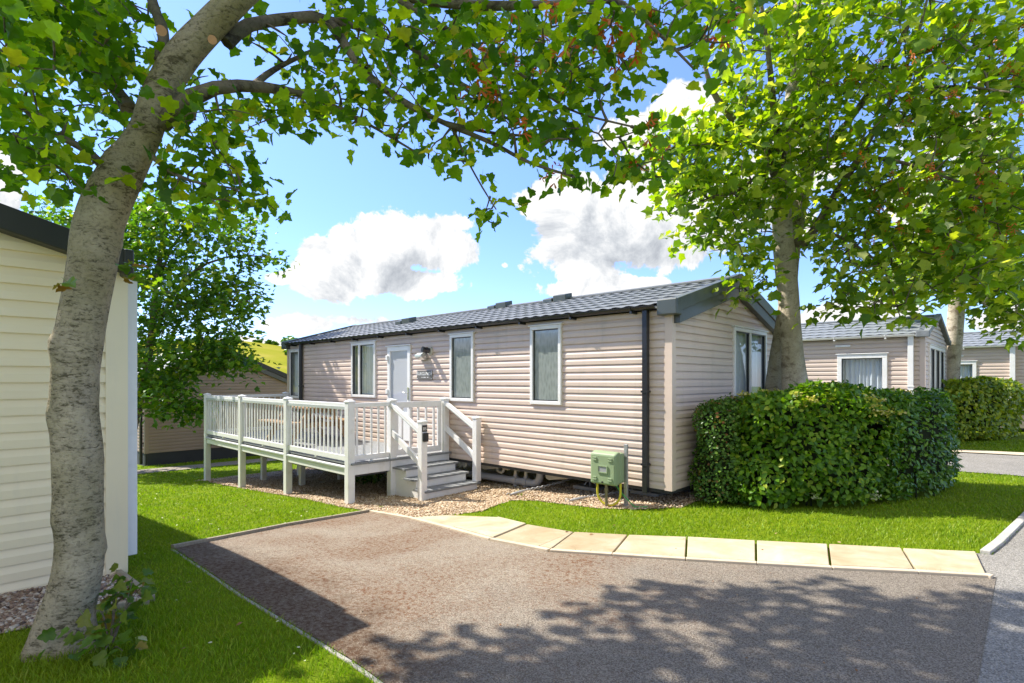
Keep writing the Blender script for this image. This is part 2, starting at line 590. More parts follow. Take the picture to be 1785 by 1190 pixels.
def gz(x, y):
    """ground height"""
    x, y = np.asarray(x, float), np.asarray(y, float)
    xc, yc = np.clip(x, -32, 32), np.clip(y, -22, 32)
    out = TW[len(CP)] + TW[len(CP) + 1] * xc + TW[len(CP) + 2] * yc
    for i, (a, b_, _) in enumerate(CP):
        out = out + TW[i] * _kern((xc - a) ** 2 + (yc - b_) ** 2)
    return out


def inside(P, poly):
    x, y = P[:, 0], P[:, 1]
    r = np.zeros(len(P), bool)
    n = len(poly)
    for i in range(n):
        (x1, y1), (x2, y2) = poly[i], poly[(i + 1) % n]
        c = ((y1 > y) != (y2 > y)) & (x < (x2 - x1) * (y - y1) / ((y2 - y1) or 1e-9) + x1)
        r ^= c
    return r


def sheet(name, poly, dz, mat, step=.3, rough=0.0):
    bm = bmesh.new()
    f = bm.faces.new([bm.verts.new((x, y, 0)) for x, y in poly])
    bmesh.ops.triangulate(bm, faces=[f])
    xs = [p[0] for p in poly]
    ys = [p[1] for p in poly]
    for lo, hi, nrm in ((min(xs), max(xs), (1, 0, 0)), (min(ys), max(ys), (0, 1, 0))):
        k = lo + step
        while k < hi:
            bmesh.ops.bisect_plane(bm, geom=bm.verts[:] + bm.edges[:] + bm.faces[:], plane_co=(k * nrm[0], k * nrm[1], 0), plane_no=nrm)
            k += step
    co = np.array([v.co for v in bm.verts])
    z = gz(co[:, 0], co[:, 1]) + dz
    for v, q in zip(bm.verts, z): v.co.z = q + (rough * rng.normal() if rough else 0)
    bmesh.ops.recalc_face_normals(bm, faces=bm.faces)
    me = bpy.data.meshes.new(name)
    bm.to_mesh(me)
    bm.free()
    if me.polygons[0].normal.z < 0: me.flip_normals()
    me.materials.append(mat)
    me.polygons.foreach_set('use_smooth', [True] * len(me.polygons))
    return tag(link(name, me), kind='structure')


def axis(lo, hi, step, far):
    near = np.arange(lo, hi + 1e-6, step)
    g = np.cumsum(step * 1.35 ** np.arange(1, 40))
    g = g[g < far]
    return np.r_[(lo - g)[::-1], near, hi + g]


def build_ground():
    xs, ys = axis(-20, 9, .4, 900), axis(-12, 20, .4, 900)
    X, Y = np.meshgrid(xs, ys)
    Z = gz(X, Y)
    far = np.maximum(0, np.hypot(X, Y) - 40)
    Z = Z - far * .01
    V = np.stack([X, Y, Z], -1).reshape(-1, 3)
    nx, ny = len(xs), len(ys)
    i, j = np.meshgrid(np.arange(nx - 1), np.arange(ny - 1))
    a = (j * nx + i).ravel()
    F = np.stack([a, a + 1, a + nx + 1, a + nx], -1)
    tag(mesh_np('ground', V, F, M['lawn'], smooth=True), kind='structure')


build_ground()
DRIVE = [(-2.78, -4.74), (-1.9, -4.79), (-.9, -4.81), (-.17, -4.79), (.6, -4.77), (3.08, -4.85), (3.08, -.9), (2.64, -1.15), (2.3, -1.34), (1.94, -1.52), (1.55, -1.71),
         (1.15, -1.91), (.7, -2.10), (.45, -2.22), (.2, -2.32), (0.0, -2.39), (-.35, -2.43), (-.73, -2.42), (-1.5, -2.29), (-2.47, -2.14), (-3.43, -2.12), (-3.42, -2.71), (-3.33, -3.36), (-3.0, -4.16)]
DRIVE[-1] = (-3.02, -4.16)
GRAVEL = [(-10.95, -2.2), (-10.65, -2.03), (-8.5, -2.04), (-6.3, -2.08), (-4.2, -2.2), (-3.42, -2.12), (-2.5, -2.12), (-2.27, -2.03), (-2.14, -1.58), (-2.0, -1.35), (-2.12, -.95), (-2.16, -.62),
          (-1.8, -.48), (-1.2, -.50), (-.75, -.52), (-.3, -.40), (.15, -.02), (.15, 4.1), (-11.2, 4.1)]
ROAD = [(3.08, -30), (3.08, -.97), (2.98, -.93), (2.90, -.27), (3.03, -.24), (3.09, .21), (3.21, 1.24), (3.4, 3.0), (3.4, 4.9), (3.4, 7.9), (3.4, 45), (9.5, 45), (9.5, -30)]
SIDE = [(-1.0, 5.02), (2.38, 4.93), (3.0, 4.96), (3.41, 4.85), (3.41, 8.0), (3.0, 7.82), (-1.0, 7.82)]
LBED = [(-1.2, -9.6), (-1.16, -6.6), (-1.15, -5.32), (-2.1, -5.36), (-2.15, -9.6)]
SLAB_F = [(-2.47, -2.12), (-1.5, -2.28), (-.73, -2.40), (.02, -2.38), (.55, -2.15), (1.12, -1.90), (1.62, -1.66), (2.11, -1.42), (2.62, -1.13), (3.03, -.91)]
SLAB_B = [(-2.25, -2.02), (-2.12, -1.58), (-1.46, -1.59), (-.89, -1.70), (-.21, -1.72), (.32, -1.52), (.83, -1.28), (1.40, -1.05), (1.94, -.80), (2.45, -.55), (2.93, -.28)]
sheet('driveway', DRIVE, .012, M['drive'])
sheet('road', ROAD, .008, M['road_tarmac'], 1.0)
sheet('side_road', SIDE, .014, M['road_tarmac'], .5)
sheet('gravel', GRAVEL, .010, M['gravel'], .3, .006)
sheet('gravel_bed', LBED, .012, M['gravel_dark'], .2, .008)
sheet('footpath', [(-13.96, -12), (-13.9, -2.87), (-13.8, .94), (-13.9, 8), (-14.8, 8), (-14.8, 1.4), (-15.0, -2.6), (-15.0, -12)], .012, M['path_asphalt'], .6)
sheet('pavement', [(-1.0, 7.84), (3.38, 7.84), (3.38, 8.35), (-1.0, 8.35)], .03, M['kerb'], .5)


def slabs():
    """sandstone slabs beside the drive, each with open joints"""
    mb = MB()
    F = [np.array(p) for p in SLAB_F]
    B = [np.array(p) for p in ((-2.19, -1.82), (-1.46, -1.59), (-.89, -1.70), (-.21, -1.72), (.32, -1.52), (.83, -1.28), (1.40, -1.05), (1.94, -.80), (2.45, -.55), (2.93, -.28))]
    quads = []
    for i in range(len(F) - 1):
        quads.append((F[i], F[i + 1], B[i + 1], B[i]))
    # one diagonal cut as in the path's bend
    out = []
    for k, q in enumerate(quads):
        if k == 2:
            m1, m2 = q[0] * .2 + q[1] * .8, q[3] * .0 + q[2] * 1.0
            out += [[q[0], m1, m2, q[3]], [m1, q[1], m2]]
        else:
            out.append(list(q))
    for q in out:
        c = sum(q) / len(q)
        q = [c + (p - c) * (1 - .014 / np.linalg.norm(p - c)) for p in q]
        dz = .030 + rng.normal() * .003
        top = [np.array((*p, float(gz(*p)) + dz)) for p in q]
        mb.prism(top, (0, 0, -.05))
    o = mb.build('path', M['sandstone'], None, .006)
    tag(o, kind='structure')


slabs()


def strip_kerb(name, line, w, h, mat, side=1, seg=.9, low=-.08):
    """row of kerb stones along a line on the ground"""
    mb = MB()
    L = [np.array(p, float) for p in line]
    for a, b in zip(L[:-1], L[1:]):
        d = b - a
        n = max(1, round(np.linalg.norm(d) / seg))
        e = d / np.linalg.norm(d)
        nrm = np.array((-e[1], e[0])) * side
        for i in range(n):
            p, q = a + d * i / n + e * .002, a + d * (i + 1) / n - e * .002
            r = [p, q, q + nrm * w, p + nrm * w]
            mb.prism([np.array((*t, float(gz(*t)) + h)) for t in r], (0, 0, low - h))
    return tag(mb.build(name, mat, None, .006), kind='structure')


strip_kerb('kerb', [(3.07, -.92)] + SLAB_F[::-1] + [(-3.43, -2.12)], .055, .034, M['kerb'], 1, .9)
strip_kerb('timber_edging', [(-3.43, -2.12), (-3.42, -2.71), (-3.33, -3.36), (-3.02, -4.16), (-2.78, -4.74)], .045, .045, M['old_timber'], -1, 1.5)
strip_kerb('concrete_edging', [(-2.78, -4.74), (-1.9, -4.79), (-.9, -4.81), (-.17, -4.79), (.6, -4.77), (3.08, -4.85)], .026, .010, M['concrete'], -1, .9)
strip_kerb('road_kerb', [(3.02, -.24), (3.09, .21), (3.21, 1.24), (3.4, 3.0), (3.4, 4.85)], .07, .036, M['kerb_grey'], 1, .6)
strip_kerb('bed_edging', [(-2.06, -5.36), (-1.15, -5.32), (-1.16, -5.8)], .04, .05, M['old_timber'], 1, 1.5)


# ------------------------------------------------------------------ homes
BOARD = .1


def wall_mesh(mb, p0, d, n, s_lo, s_hi, z0, z1, openings, board=BOARD, lip=.021):
    """lapped cladding: board after board, each with a lip; s_lo, s_hi give the wall's extent at a height"""
    pts = []
    z = z0
    while z < z1 - 1e-6:
        pts += [(z + .0005, lip), (z + board * .50, lip), (z + board * .93, .003), (z + board, .002)]
        z += board
    zs = [p[0] for p in pts]
    os_ = [p[1] for p in pts]
    extra = [z1] + [q for o in openings for q in (o[2], o[3])]
    allz = sorted(set([q for q in zs if q < z1] + [q for q in extra if z0 <= q <= z1]))
    prof = [(q, float(np.interp(q, zs, os_))) for q in allz]

    def P(s, o, z):
        return (p0[0] + d[0] * s + n[0] * o, p0[1] + d[1] * s + n[1] * o, z)
    for (za, oa), (zb, ob) in zip(prof[:-1], prof[1:]):
        zm = (za + zb) / 2
        cuts = sorted([(o[0], o[1]) for o in openings if o[2] < zm < o[3]])
        a0, b0, a1, b1 = s_lo(za), s_hi(za), s_lo(zb), s_hi(zb)
        if b0 - a0 < 1e-4: continue
        segs, cur = [], None
        for c0, c1 in cuts:
            segs.append((cur, c0))
            cur = c1
        segs.append((cur, None))
        for q0, q1 in segs:
            l0, l1 = (a0, a1) if q0 is None else (q0, q0)
            r0, r1 = (b0, b1) if q1 is None else (q1, q1)
            mb.poly([P(l0, oa, za), P(r0, oa, za), P(r1, ob, zb), P(l1, ob, zb)])


class Wall:
    def __init__(s, p0, d, n):
        s.p0, s.d, s.n = np.array(p0, float), np.array(d, float), np.array(n, float)

    def P(s, a, o, z):
        q = s.p0 + s.d * a + s.n * o
        return np.array((q[0], q[1], z))

    def box(s, mb, a0, a1, o0, o1, z0, z1):
        A, B = s.P(a0, o0, z0), s.P(a1, o1, z1)
        mb.box(A[0], B[0], A[1], B[1], z0, z1)


def window(W, home, a0, a1, z0, z1, mull=(), kind='clear', fw=.055, curtain='full', mat='white_upvc', cap=True, label=None):
    """window part of a home: frame (with drip cap and mullions) > pane, gasket, curtain"""
    mb = MB()
    ins = []
    edges = [a0] + list(mull) + [a1]
    W.box(mb, a0, a1, -.03, .048, z1 - fw, z1)
    W.box(mb, a0, a1, -.03, .048, z0, z0 + fw)
    for k, e in enumerate(edges):
        if k == 0: W.box(mb, e, e + fw, -.03, .048, z0 + fw, z1 - fw)
        elif k == len(edges) - 1: W.box(mb, e - fw, e, -.03, .048, z0 + fw, z1 - fw)
        else: W.box(mb, e - fw * .5, e + fw * .5, -.03, .048, z0 + fw, z1 - fw)
    if cap: W.box(mb, a0 - .03, a1 + .03, 0, .065, z1 + .002, z1 + .022)
    f = mb.build('window', M[mat], home, .006)
    if label: f['label'] = label
    for k in range(len(edges) - 1):
        l = edges[k] + (fw if k == 0 else fw * .5)
        r = edges[k + 1] - (fw if k == len(edges) - 2 else fw * .5)
        g = MB()
        t = .014
        for q in ((l, l + t, z0 + fw, z1 - fw), (r - t, r, z0 + fw, z1 - fw), (l + t, r - t, z0 + fw, z0 + fw + t), (l + t, r - t, z1 - fw - t, z1 - fw)):
            W.box(g, q[0], q[1], -.01, .026, q[2], q[3])
        g.build('gasket', M['black_plastic'], f)
        p = MB()
        if kind == 'clear':
            p.poly([W.P(a_, .008, z_) for a_, z_ in ((l + t, z0 + fw + t), (r - t, z0 + fw + t), (r - t, z1 - fw - t), (l + t, z1 - fw - t))])
        else:
            W.box(p, l + t, r - t, .004, .010, z0 + fw + t, z1 - fw - t)
        p.build('pane', M['glass'] if kind == 'clear' else M[kind], f)
    if kind == 'clear':
        spans = {'full': [(a0 - .24, a1 + .10)], 'sides': [(a0 + .03, a0 + (a1 - a0) * .36), (a1 - (a1 - a0) * .36, a1 - .03)],
                 'right': [(a0 + (a1 - a0) * .36, a1 - .03)]}[curtain]
        for c0, c1 in spans:
            n = max(12, int((c1 - c0) / .012))
            s = np.linspace(c0, c1, n)
            o = -.09 + .022 * np.sin(s * 75 + np.sin(s * 13) * 1.7) + .01 * np.sin(s * 31)
            vs = [W.P(a, b, z) for z in (z0 + .02, z1 - .03) for a, b in zip(s, o)]
            c = MB()
            c.add(vs, [(i, i + 1, n + i + 1, n + i) for i in range(n - 1)], True)
            c.build('curtain', M['curtain'], f)
    return f


def tile_slope(mb, x0, x1, y_e, z_e, y_r, z_r, pitch=.33, wave=.2):
    """stepped, scalloped roof tiles from eave line to ridge line"""
    L = math.hypot(y_r - y_e, z_r - z_e)
    rows = max(1, round(L / pitch))
    p = L / rows
    ty, tz = (y_r - y_e) / L, (z_r - z_e) / L
    ny, nz = -tz * (1 if ty > 0 else -1), abs(ty)
    nx = int((x1 - x0) / .04)
    xs = np.linspace(x0, x1, nx)
    V = []
    for r in range(rows):
        for fr in (0, 1):
            h = (.010 + .015 * (.5 + .5 * np.sin(2 * math.pi * xs / wave + r * 2.2))) * (1 - fr) + .002
            t = (r + fr) * p
            V.append(np.stack([xs, y_e + ty * t + ny * h, z_e + tz * t + nz * h], -1))
    V = np.concatenate(V)
    fs = []
    for i in range(2 * rows - 1):
        for k in range(nx - 1):
            fs.append((i * nx + k, i * nx + k + 1, (i + 1) * nx + k + 1, (i + 1) * nx + k))
    mb.add(V, fs, False)


def park_home(label, group, x0, y0, L, Wd, zb, ze, siding, roofm, barge, trim, gut, front=(), gable=(), back=(), pitch=.27, foot=None, dpipes=(), oh=.11, corner_w=.075, board=BOARD, bx=.13, skirt=None, barge2=None, bdepth=.115, low=True):
    """x0: the gable end towards the road; y0: long wall towards the drive. Openings are (a0, a1, z0, z1) with a = x or y."""
    gy = float(gz(x0 - .5, y0))
    root = empty('park_home', (x0, y0, gy), label, 'mobile home', group)
    y1, xf = y0 + Wd, x0 - L
    ym = y0 + Wd / 2
    zr = ze + pitch * Wd / 2
    WF = Wall((0, y0), (1, 0), (0, -1))
    WG = Wall((x0, 0), (0, 1), (1, 0))
    WB = Wall((0, y1), (1, 0), (0, 1))
    WX = Wall((xf, 0), (0, 1), (-1, 0))
    mb = MB()
    z0 = zb
    wall_mesh(mb, (0, y0), (1, 0), (0, -1), lambda z: xf, lambda z: x0, z0, ze, [o[:4] for o in front], board)
    glo = lambda z: y0 if z <= ze else y0 + (z - ze) / pitch
    ghi = lambda z: y1 if z <= ze else y1 - (z - ze) / pitch
    wall_mesh(mb, (x0, 0), (0, 1), (1, 0), glo, ghi, z0, zr - .01, [o[:4] for o in gable], board)
    wall_mesh(mb, (0, y1), (1, 0), (0, 1), lambda z: xf, lambda z: x0, z0, ze, [o[:4] for o in back], board)
    wall_mesh(mb, (xf, 0), (0, 1), (-1, 0), glo, ghi, z0, zr - .01, [], board)
    mb.build('wall', siding, root, fix=False)
    # lining so that windows look into a dim room
    mb = MB()
    mb.box(xf + .4, x0 - .4, y0 + .4, y1 - .4, zb + .12, ze - .05)
    mb.build('lining', M['interior'], root)
    mb = MB()
    mb.box(xf + .012, x0 - .012, y0 + .012, y1 - .012, zb - .05, zb + .03)
    for yy in (y0 + .9, y1 - .9):
        mb.box(xf + .2, x0 - .2, yy, yy + .06, zb - .20, zb - .052)
    mb.build('chassis', M['chassis'], root)
    mb = MB()
    c = corner_w
    for xx, sx in ((x0, 1), (xf, -1)):
        for yy, sy in ((y0, -1), (y1, 1)):
            L_ = [(xx - sx * c, yy + sy * .0225), (xx - sx * c, yy + sy * .026), (xx + sx * .026, yy + sy * .026), (xx + sx * .026, yy - sy * c), (xx + sx * .0225, yy - sy * c), (xx + sx * .0225, yy + sy * .0225)]
            mb.prism([(*p, zb - .005) for p in L_], (0, 0, ze + pitch * .02 - zb))
    mb.each('corner_trim', trim, root)
    if skirt:
        mb = MB()
        for (a, b_, c_, d_) in ((xf + .02, x0 - .015, y0 + .004, y0 + .03), (xf + .02, x0 - .015, y1 - .03, y1 - .004), (x0 - .03, x0 - .004, y0 + .03, y1 - .03), (xf + .004, xf + .03, y0 + .03, y1 - .03)):
            mb.box(a, b_, c_, d_, skirt[0], zb + .002)
        mb.each('skirting', skirt[1], root)
    # roof
    mb = MB()
    ye0, ye1, zeav = y0 - oh, y1 + oh, ze + .085 - pitch * oh
    zrid = zeav + pitch * (ym - ye0)
    tile_slope(mb, xf - bx + .02, x0 + bx - .02, ye0, zeav, ym, zrid)
    tile_slope(mb, xf - bx + .02, x0 + bx - .02, ye1, zeav, ym, zrid)
    # deck under the tiles, soffit
    mb.prism([(xf - bx + .03, ye0 + .005, zeav - .01), (xf - bx + .03, ym, zrid - .01), (xf - bx + .03, ye1 - .005, zeav - .01),
              (xf - bx + .03, ye1 - .005, zeav - .045), (xf - bx + .03, ym, zrid - .045), (xf - bx + .03, ye0 + .005, zeav - .045)], (L + 2 * bx - .06, 0, 0))
    roof = mb.build('roof', roofm, root, fix=False)
    mb = MB()
    for sg in (-1, 1):
        mb.prism([(xf - bx + .03, ym, zrid + .045), (xf - bx + .03, ym + sg * .13, zrid + .045 - pitch * .13), (xf - bx + .03, ym + sg * .13, zrid + .02 - pitch * .13), (xf - bx + .03, ym, zrid + .02)], (L + 2 * bx - .06, 0, 0))
    mb.build('ridge_cap', roofm, roof)
    # bargeboards at both ends
    for xx, sx in ((x0, 1), (xf, -1)):
        mb = MB()
        for sg, ye in ((-1, ye0), (1, ye1)):
            def edge(off, y):
                return zrid + off - pitch * abs(ym - y)
            yo = ye + sg * .005
            xa, xb = sorted((xx + sx * .0, xx + sx * bx))
            mb.prism([(xa, ym, edge(.055, ym)), (xa, yo, edge(.055, yo)), (xa, yo, edge(-bdepth, yo)), (xa, ym, edge(-bdepth, ym))], (xb - xa, 0, 0))
        bar = mb.build('bargeboard', barge, root, .008)
        mb = MB()
        for sg, ye in ((-1, ye0), (1, ye1)):
            yo = ye + sg * .005
            xa, xb = sorted((xx + sx * .022, xx + sx * (bx - .022)))
            yi = ym - .002 * -sg
            mb.prism([(xa, yi, edge(-.117, ym)), (xa, yo - sg * .14, edge(-.117, yo - sg * .14)), (xa, yo - sg * .14, edge(-.27, yo - sg * .14)), (xa, yi, edge(-.27, ym))], (xb - xa, 0, 0))
        if low: mb.each('lower_board', barge2 or barge, bar, .004)
        mb = MB()
        for sg, ye in ((-1, ye0), (1, ye1)):
            xa, xb = sorted((xx - sx * .13, xx + sx * (bx + .012)))
            mb.box(xa, xb, ye - sg * (.13 if low else .05), ye + sg * .022, zeav - bdepth - .02, zeav + .065)
        mb.each('eave_cap', barge, bar, .015)
    # gutters and their clips, a row along each long side
    for yy, sy in ((ye0, -1), (ye1, 1)):
        mb = MB()
        n = 10
        yc, zc, r = yy + sy * .012, zeav + .002, .052
        ring = [(math.cos(math.pi + math.pi * i / n), math.sin(math.pi + math.pi * i / n)) for i in range(n + 1)]
        pr = [(xf - .02 + .16, yc + r * a, zc + r * b) for a, b in ring] + [(xf - .02 + .16, yc + (r - .006) * a, zc + (r - .006) * b) for a, b in ring[::-1]]
        mb.prism(pr, (L - .28, 0, 0))
        g = mb.build('gutter', gut, root)
        mb = MB()
        for xx in np.arange(xf + .5, x0 - .3, .98):
            for q in ring: pass
            mb.tube([(xx, yc + (r + .004) * a, zc + (r + .004) * b) for a, b in ring], .007, 5)
            mb.box(xx - .016, xx + .016, yy - sy * .09, yy + sy * .05, zc - .085, zc - .058)
        mb.each('gutter_clip', gut, g)
    for dx, wdt, fl in dpipes:
        mb = MB()
        if fl == 'square': mb.box(dx - wdt / 2, dx + wdt / 2, y0 - .10, y0 - .028, foot if foot is not None else zb - .06, zeav - .03)
        else: mb.tube([(dx, y0 - .075, zeav - .02), (dx, y0 - .075, foot if foot is not None else zb - .05)], wdt / 2, 10)
        d = mb.build('downpipe', gut, root, .006)
        mb = MB()
        for zz in (zb + .3, (zb + ze) / 2 + .1):
            mb.box(dx - wdt / 2 - .012, dx + wdt / 2 + .012, y0 - .108, y0 - .018, zz - .014, zz + .014)
        mb.each('pipe_clip', gut, d)
    return dict(root=root, WF=WF, WG=WG, WB=WB, WX=WX, ym=ym, zrid=zrid, zeav=zeav, roof=roof, ye0=ye0)


# main home ----------------------------------------------------------
front = [(-10.64, -10.09, 1.03, 2.25), (-7.59, -6.635, 1.115, 2.29), (-6.19, -5.415, .30, 2.15), (-4.236, -3.617, 1.113, 2.285), (-2.325, -1.719, 1.114, 2.30)]
gab = [(1.9, 3.27, 1.05, 2.28)]
H = park_home('large pink beige static caravan with white deck along its side', 'static caravans of the park', 0, 0, 10.785, 3.95, .1, 2.37, M['siding_pink'], M['roof_tile'], M['barge_grey'],
              M['siding_pink'], M['black_plastic'], front, gab, pitch=.288, dpipes=[(-.32, .07, 'square'), (-9.93, .09, 'round')])
hm, WF, WG = H['root'], H['WF'], H['WG']
window(WF, hm, *front[0], curtain='full', label='tall narrow clear window with curtain beside the far downpipe')
window(WF, hm, *front[1], mull=(-7.26,), curtain='full', label='two-pane clear window with a curtain left of the door')
window(WF, hm, *front[3], kind='obscure_glass', label='narrow obscured window right of the name plate')
window(WF, hm, *front[4], kind='obscure_glass', label='narrow obscured window nearest the corner')
window(WG, hm, *gab[0], mull=(2.55,), curtain='full', label='clear double window in the end wall')


def door():
    a0, a1, z0, z1 = front[2]
    mb = MB()
    fw = .095
    WF.box(mb, a0, a1, -.03, .045, z1 - fw, z1)
    WF.box(mb, a0, a0 + fw, -.03, .045, z0, z1 - fw)
    WF.box(mb, a1 - fw, a1, -.03, .045, z0, z1 - fw)
    WF.box(mb, a0 + fw, a1 - fw, -.03, .040, z0, z0 + .55)
    WF.box(mb, a0 - .03, a1 + .03, 0, .07, z1 + .002, z1 + .025)
    d = mb.build('door', M['white_upvc'], hm, .008)
    d['label'] = 'white glazed front door with frosted glass'
    p = MB()
    WF.box(p, a0 + fw, a1 - fw, .002, .012, z0 + .55, z1 - fw)
    p.build('pane', M['door_glass'], d)
    h = MB()
    WF.box(h, a1 - .068, a1 - .03, .045, .058, 1.10, 1.34)
    h.tube([WF.P(a1 - .05, .06, 1.24), WF.P(a1 - .05, .09, 1.24), WF.P(a1 - .16, .095, 1.24)], .010, 8)
    h.build('handle', M['chrome'], d)
    for zz in (1.25, 1.93):
        k = MB()
        WF.box(k, a0 - .02, a0 + .05, .045, .075, zz - .05, zz + .05)
        k.build('hinge', M['white_upvc'], d, .01)


door()


def text(body, size, mat, parent, origin, xdir, zdir, name='lettering', depth=.002, bold=0.0):
    cu = bpy.data.curves.new(name, 'FONT')
    cu.body = body
    cu.size = size
    cu.align_x = 'CENTER'
    cu.align_y = 'CENTER'
    cu.extrude = depth
    cu.offset = bold
    t = bpy.data.objects.new(name, cu)
    COL.objects.link(t)
    dg = bpy.context.evaluated_depsgraph_get()
    me = bpy.data.meshes.new_from_object(t.evaluated_get(dg))
    bpy.data.objects.remove(t)
    x, z = Vector(xdir), Vector(zdir)
    n = x.cross(z)
    m = Matrix((x, z, n)).transposed().to_4x4()
    m.translation = Vector(origin)
    me.transform(m)
    me.materials.clear()
    me.materials.append(mat)
    return link(name, me, parent)


def front_fittings():
    # name plate
    mb = MB()
    mb.box(-5.21, -4.74, -.034, -.018, 1.49, 1.665)
    s = mb.build('name_plate', M['sign_grey'], hm, .004)
    text('BURGUNDY', .088, M['white_paint'], s, (-4.975, -.036, 1.598), (1, 0, 0), (0, 0, 1))
    mb = MB()
    for i, w in enumerate((.03, .05, .02, .04)):
        x = -5.06 + i * .055
        mb.box(x, x + w, -.0365, -.033, 1.528, 1.540)
    for a in (-5.19, -4.76):
        for z in (1.51, 1.645):
            mb.tube([(a, -.033, z), (a, -.038, z)], .007, 8)
    mb.each('fixing', M['white_paint'], s)
    # wall lamp: wedge shaped bulkhead, translucent top front
    mb = MB()
    mb.prism([(-5.10, -.018, 1.86), (-5.10, -.018, 1.99), (-5.10, -.10, 1.99), (-5.10, -.17, 1.95), (-5.10, -.17, 1.915), (-5.10, -.08, 1.86)], (.2, 0, 0))
    lamp = mb.build('wall_lamp', M['chrome'], hm, .004)
    mb = MB()
    mb.prism([(-5.09, -.105, 1.9905), (-5.09, -.174, 1.952), (-5.09, -.174, 1.918), (-5.09, -.172, 1.918), (-5.09, -.172, 1.950), (-5.09, -.105, 1.987)], (.18, 0, 0))
    mb.build('lens', M['lamp_glass'], lamp)
    # boiler flue
    mb = MB()
    mb.tube([(-4.80, -.016, 2.02), (-4.80, -.05, 2.02)], .075, 16)
    fl = mb.build('flue', M['pvc_cream'], hm, .01)
    mb = MB()
    for a, b, r in ((.05, .085, .05), (.09, .12, .055), (.125, .15, .05), (.155, .185, .055)):
        mb.tube([(-4.80 - a * .25, -a, 2.02 + a * .15), (-4.80 - b * .25, -b, 2.02 + b * .15)], r, 14)
    mb.build('nozzle', M['black_plastic'], fl)
    # roof vents: low box pairs just under the ridge
    for x, t in ((-7.55, .62), (-5.2, .97), (-3.55, .92)):
        y = H['ye0'] + t * (H['ym'] - H['ye0'])
        z = H['zeav'] + t * (H['zrid'] - H['zeav'])
        mb = MB()
        mb.prism([(x, y - .11, z - .02), (x, y - .11, z + .055), (x, y + .10, z + .115), (x, y + .10, z + .02)], (.22, 0, 0))
        mb.prism([(x + .25, y - .10, z - .02), (x + .25, y - .11, z + .10), (x + .25, y + .10, z + .15), (x + .25, y + .11, z + .02)], (.30, 0, 0))
        mb.each('roof_vent', M['barge_grey'], H['roof'], .012)
    # badge: ring with a curled e
    yb, zb_ = H['ym'], H['zrid'] - .175
    xb = .118
    mb = MB()
    mb.tube([(xb, yb + .062 * math.cos(a), zb_ + .062 * math.sin(a)) for a in np.linspace(0, 2 * math.pi, 28)[:-1]], .006, 6, closed=True)
    pts = [(xb, yb - .036, zb_)] + [(xb, yb + .036 * math.cos(a) * 1.0, zb_ + .036 * math.sin(a)) for a in np.linspace(0, 1.75 * math.pi, 18)]
    mb.tube(pts, .008, 6)
    mb.build('badge', M['chrome'], hm)
    mb = MB()
    mb.tube([(xb - .024, yb, zb_), (xb - .006, yb, zb_)], .066, 20)
    mb.build('badge_disc', M['barge_dark'], hm)
    mb = MB()
    mb.box(.02, .112, H['ym'] - .035, H['ym'] + .035, H['zrid'] - .30, H['zrid'] - .255)
    mb.build('board_joint', M['pvc_cream'], hm, .006)
    # waste plumbing under the floor
    g0 = float(gz(-2.6, .3))
    mb = MB()
    zc = .02 - .20
    line = [(-4.2, .3, zc - .03), (-2.75, .3, zc)] + [(-2.75 + .18 + .16 * math.sin(a), .3, zc + .16 - .16 * math.cos(a)) for a in np.linspace(0, math.pi / 2, 7)] + [(-2.41, .3, .08)]
    mb.tube(line, .062, 12)
    for x in (-2.95, -2.72):
        mb.tube([(x, .3, zc), (x, .3, zc + .03)], .07, 12)
        mb.tube([(x - .05, .3, zc), (x + .05, .3, zc)], .074, 12)
        mb.tube([(x, .3, zc + .1), (x, .3, zc - .14)], .035, 10)
    p = mb.build('waste_pipe', M['pvc_grey'], hm)
    mb = MB()
    for x in (-2.95, -2.72):
        mb.tube([(x, .3, zc + .06), (x, .3, .07)], .028, 10)
        mb.tube([(x - .001, .3, .0), (x + .11, .3, .0), (x + .12, .3, .07)], .022, 8)
    mb.tube([(-3.38, .3, .09), (-3.38, .3, 0)] + [(-3.30 - .08 * math.cos(a), .3, -.02 - .07 * math.sin(a)) for a in np.linspace(0, math.pi, 8)] + [(-3.22, .3, .08)], .024, 8)
    mb.tube([(-3.02, .22, .02), (-3.14, .20, .03)], .035, 10)
    for x in (-4.42, -4.14, -4.02):
        mb.tube([(x, .1, .09), (x, .1, -.02), (x + .03, .1, -.06), (x + .06, .1, -.02), (x + .06, .1, .09)], .022, 8)
    mb.each('trap', M['pvc_cream'], p)
    for a, b in ((-3.75, -3.2), (-2.28, -1.72)):
        mb = MB()
        mb.prism([(a, .25, .07), (b, .25, .07), (b - .12, .25, -.02), (a + .08, .25, -.08), (a + .02, .25, -.06)], (0, .5, 0))
        mb.build('floor_tray', M['pvc_cream'], hm, .015)


front_fittings()


def stand(x, y, label):
    g = float(gz(x, y))
    r = empty('axle_stand', (x, y, g), label, 'axle stand', 'axle stands under the caravan')
    mb = MB()
    mb.box(x - .22, x + .22, y - .14, y + .14, g + .012, g + .065)
    mb.build('concrete_pad', M['concrete'], r, .006)
    mb = MB()
    top = .05
    mb.tube([(x, y, g + .066), (x, y, top)], .018, 8)
    for a in (0, 1.57, 3.14, 4.71):
        mb.tube([(x + .09 * math.cos(a + .5), y + .09 * math.sin(a + .5), g + .066), (x, y, top - .05)], .009, 6)
    mb.box(x - .05, x + .05, y - .05, y + .05, top - .002, top + .012)
    mb.build('stand_frame', M['steel'], r)


stand(-1.62, .55, 'steel axle stand on a concrete pad behind the green meter box, left of it')
stand(-.62, .55, 'steel axle stand on a concrete pad between the meter box and the caravan corner')


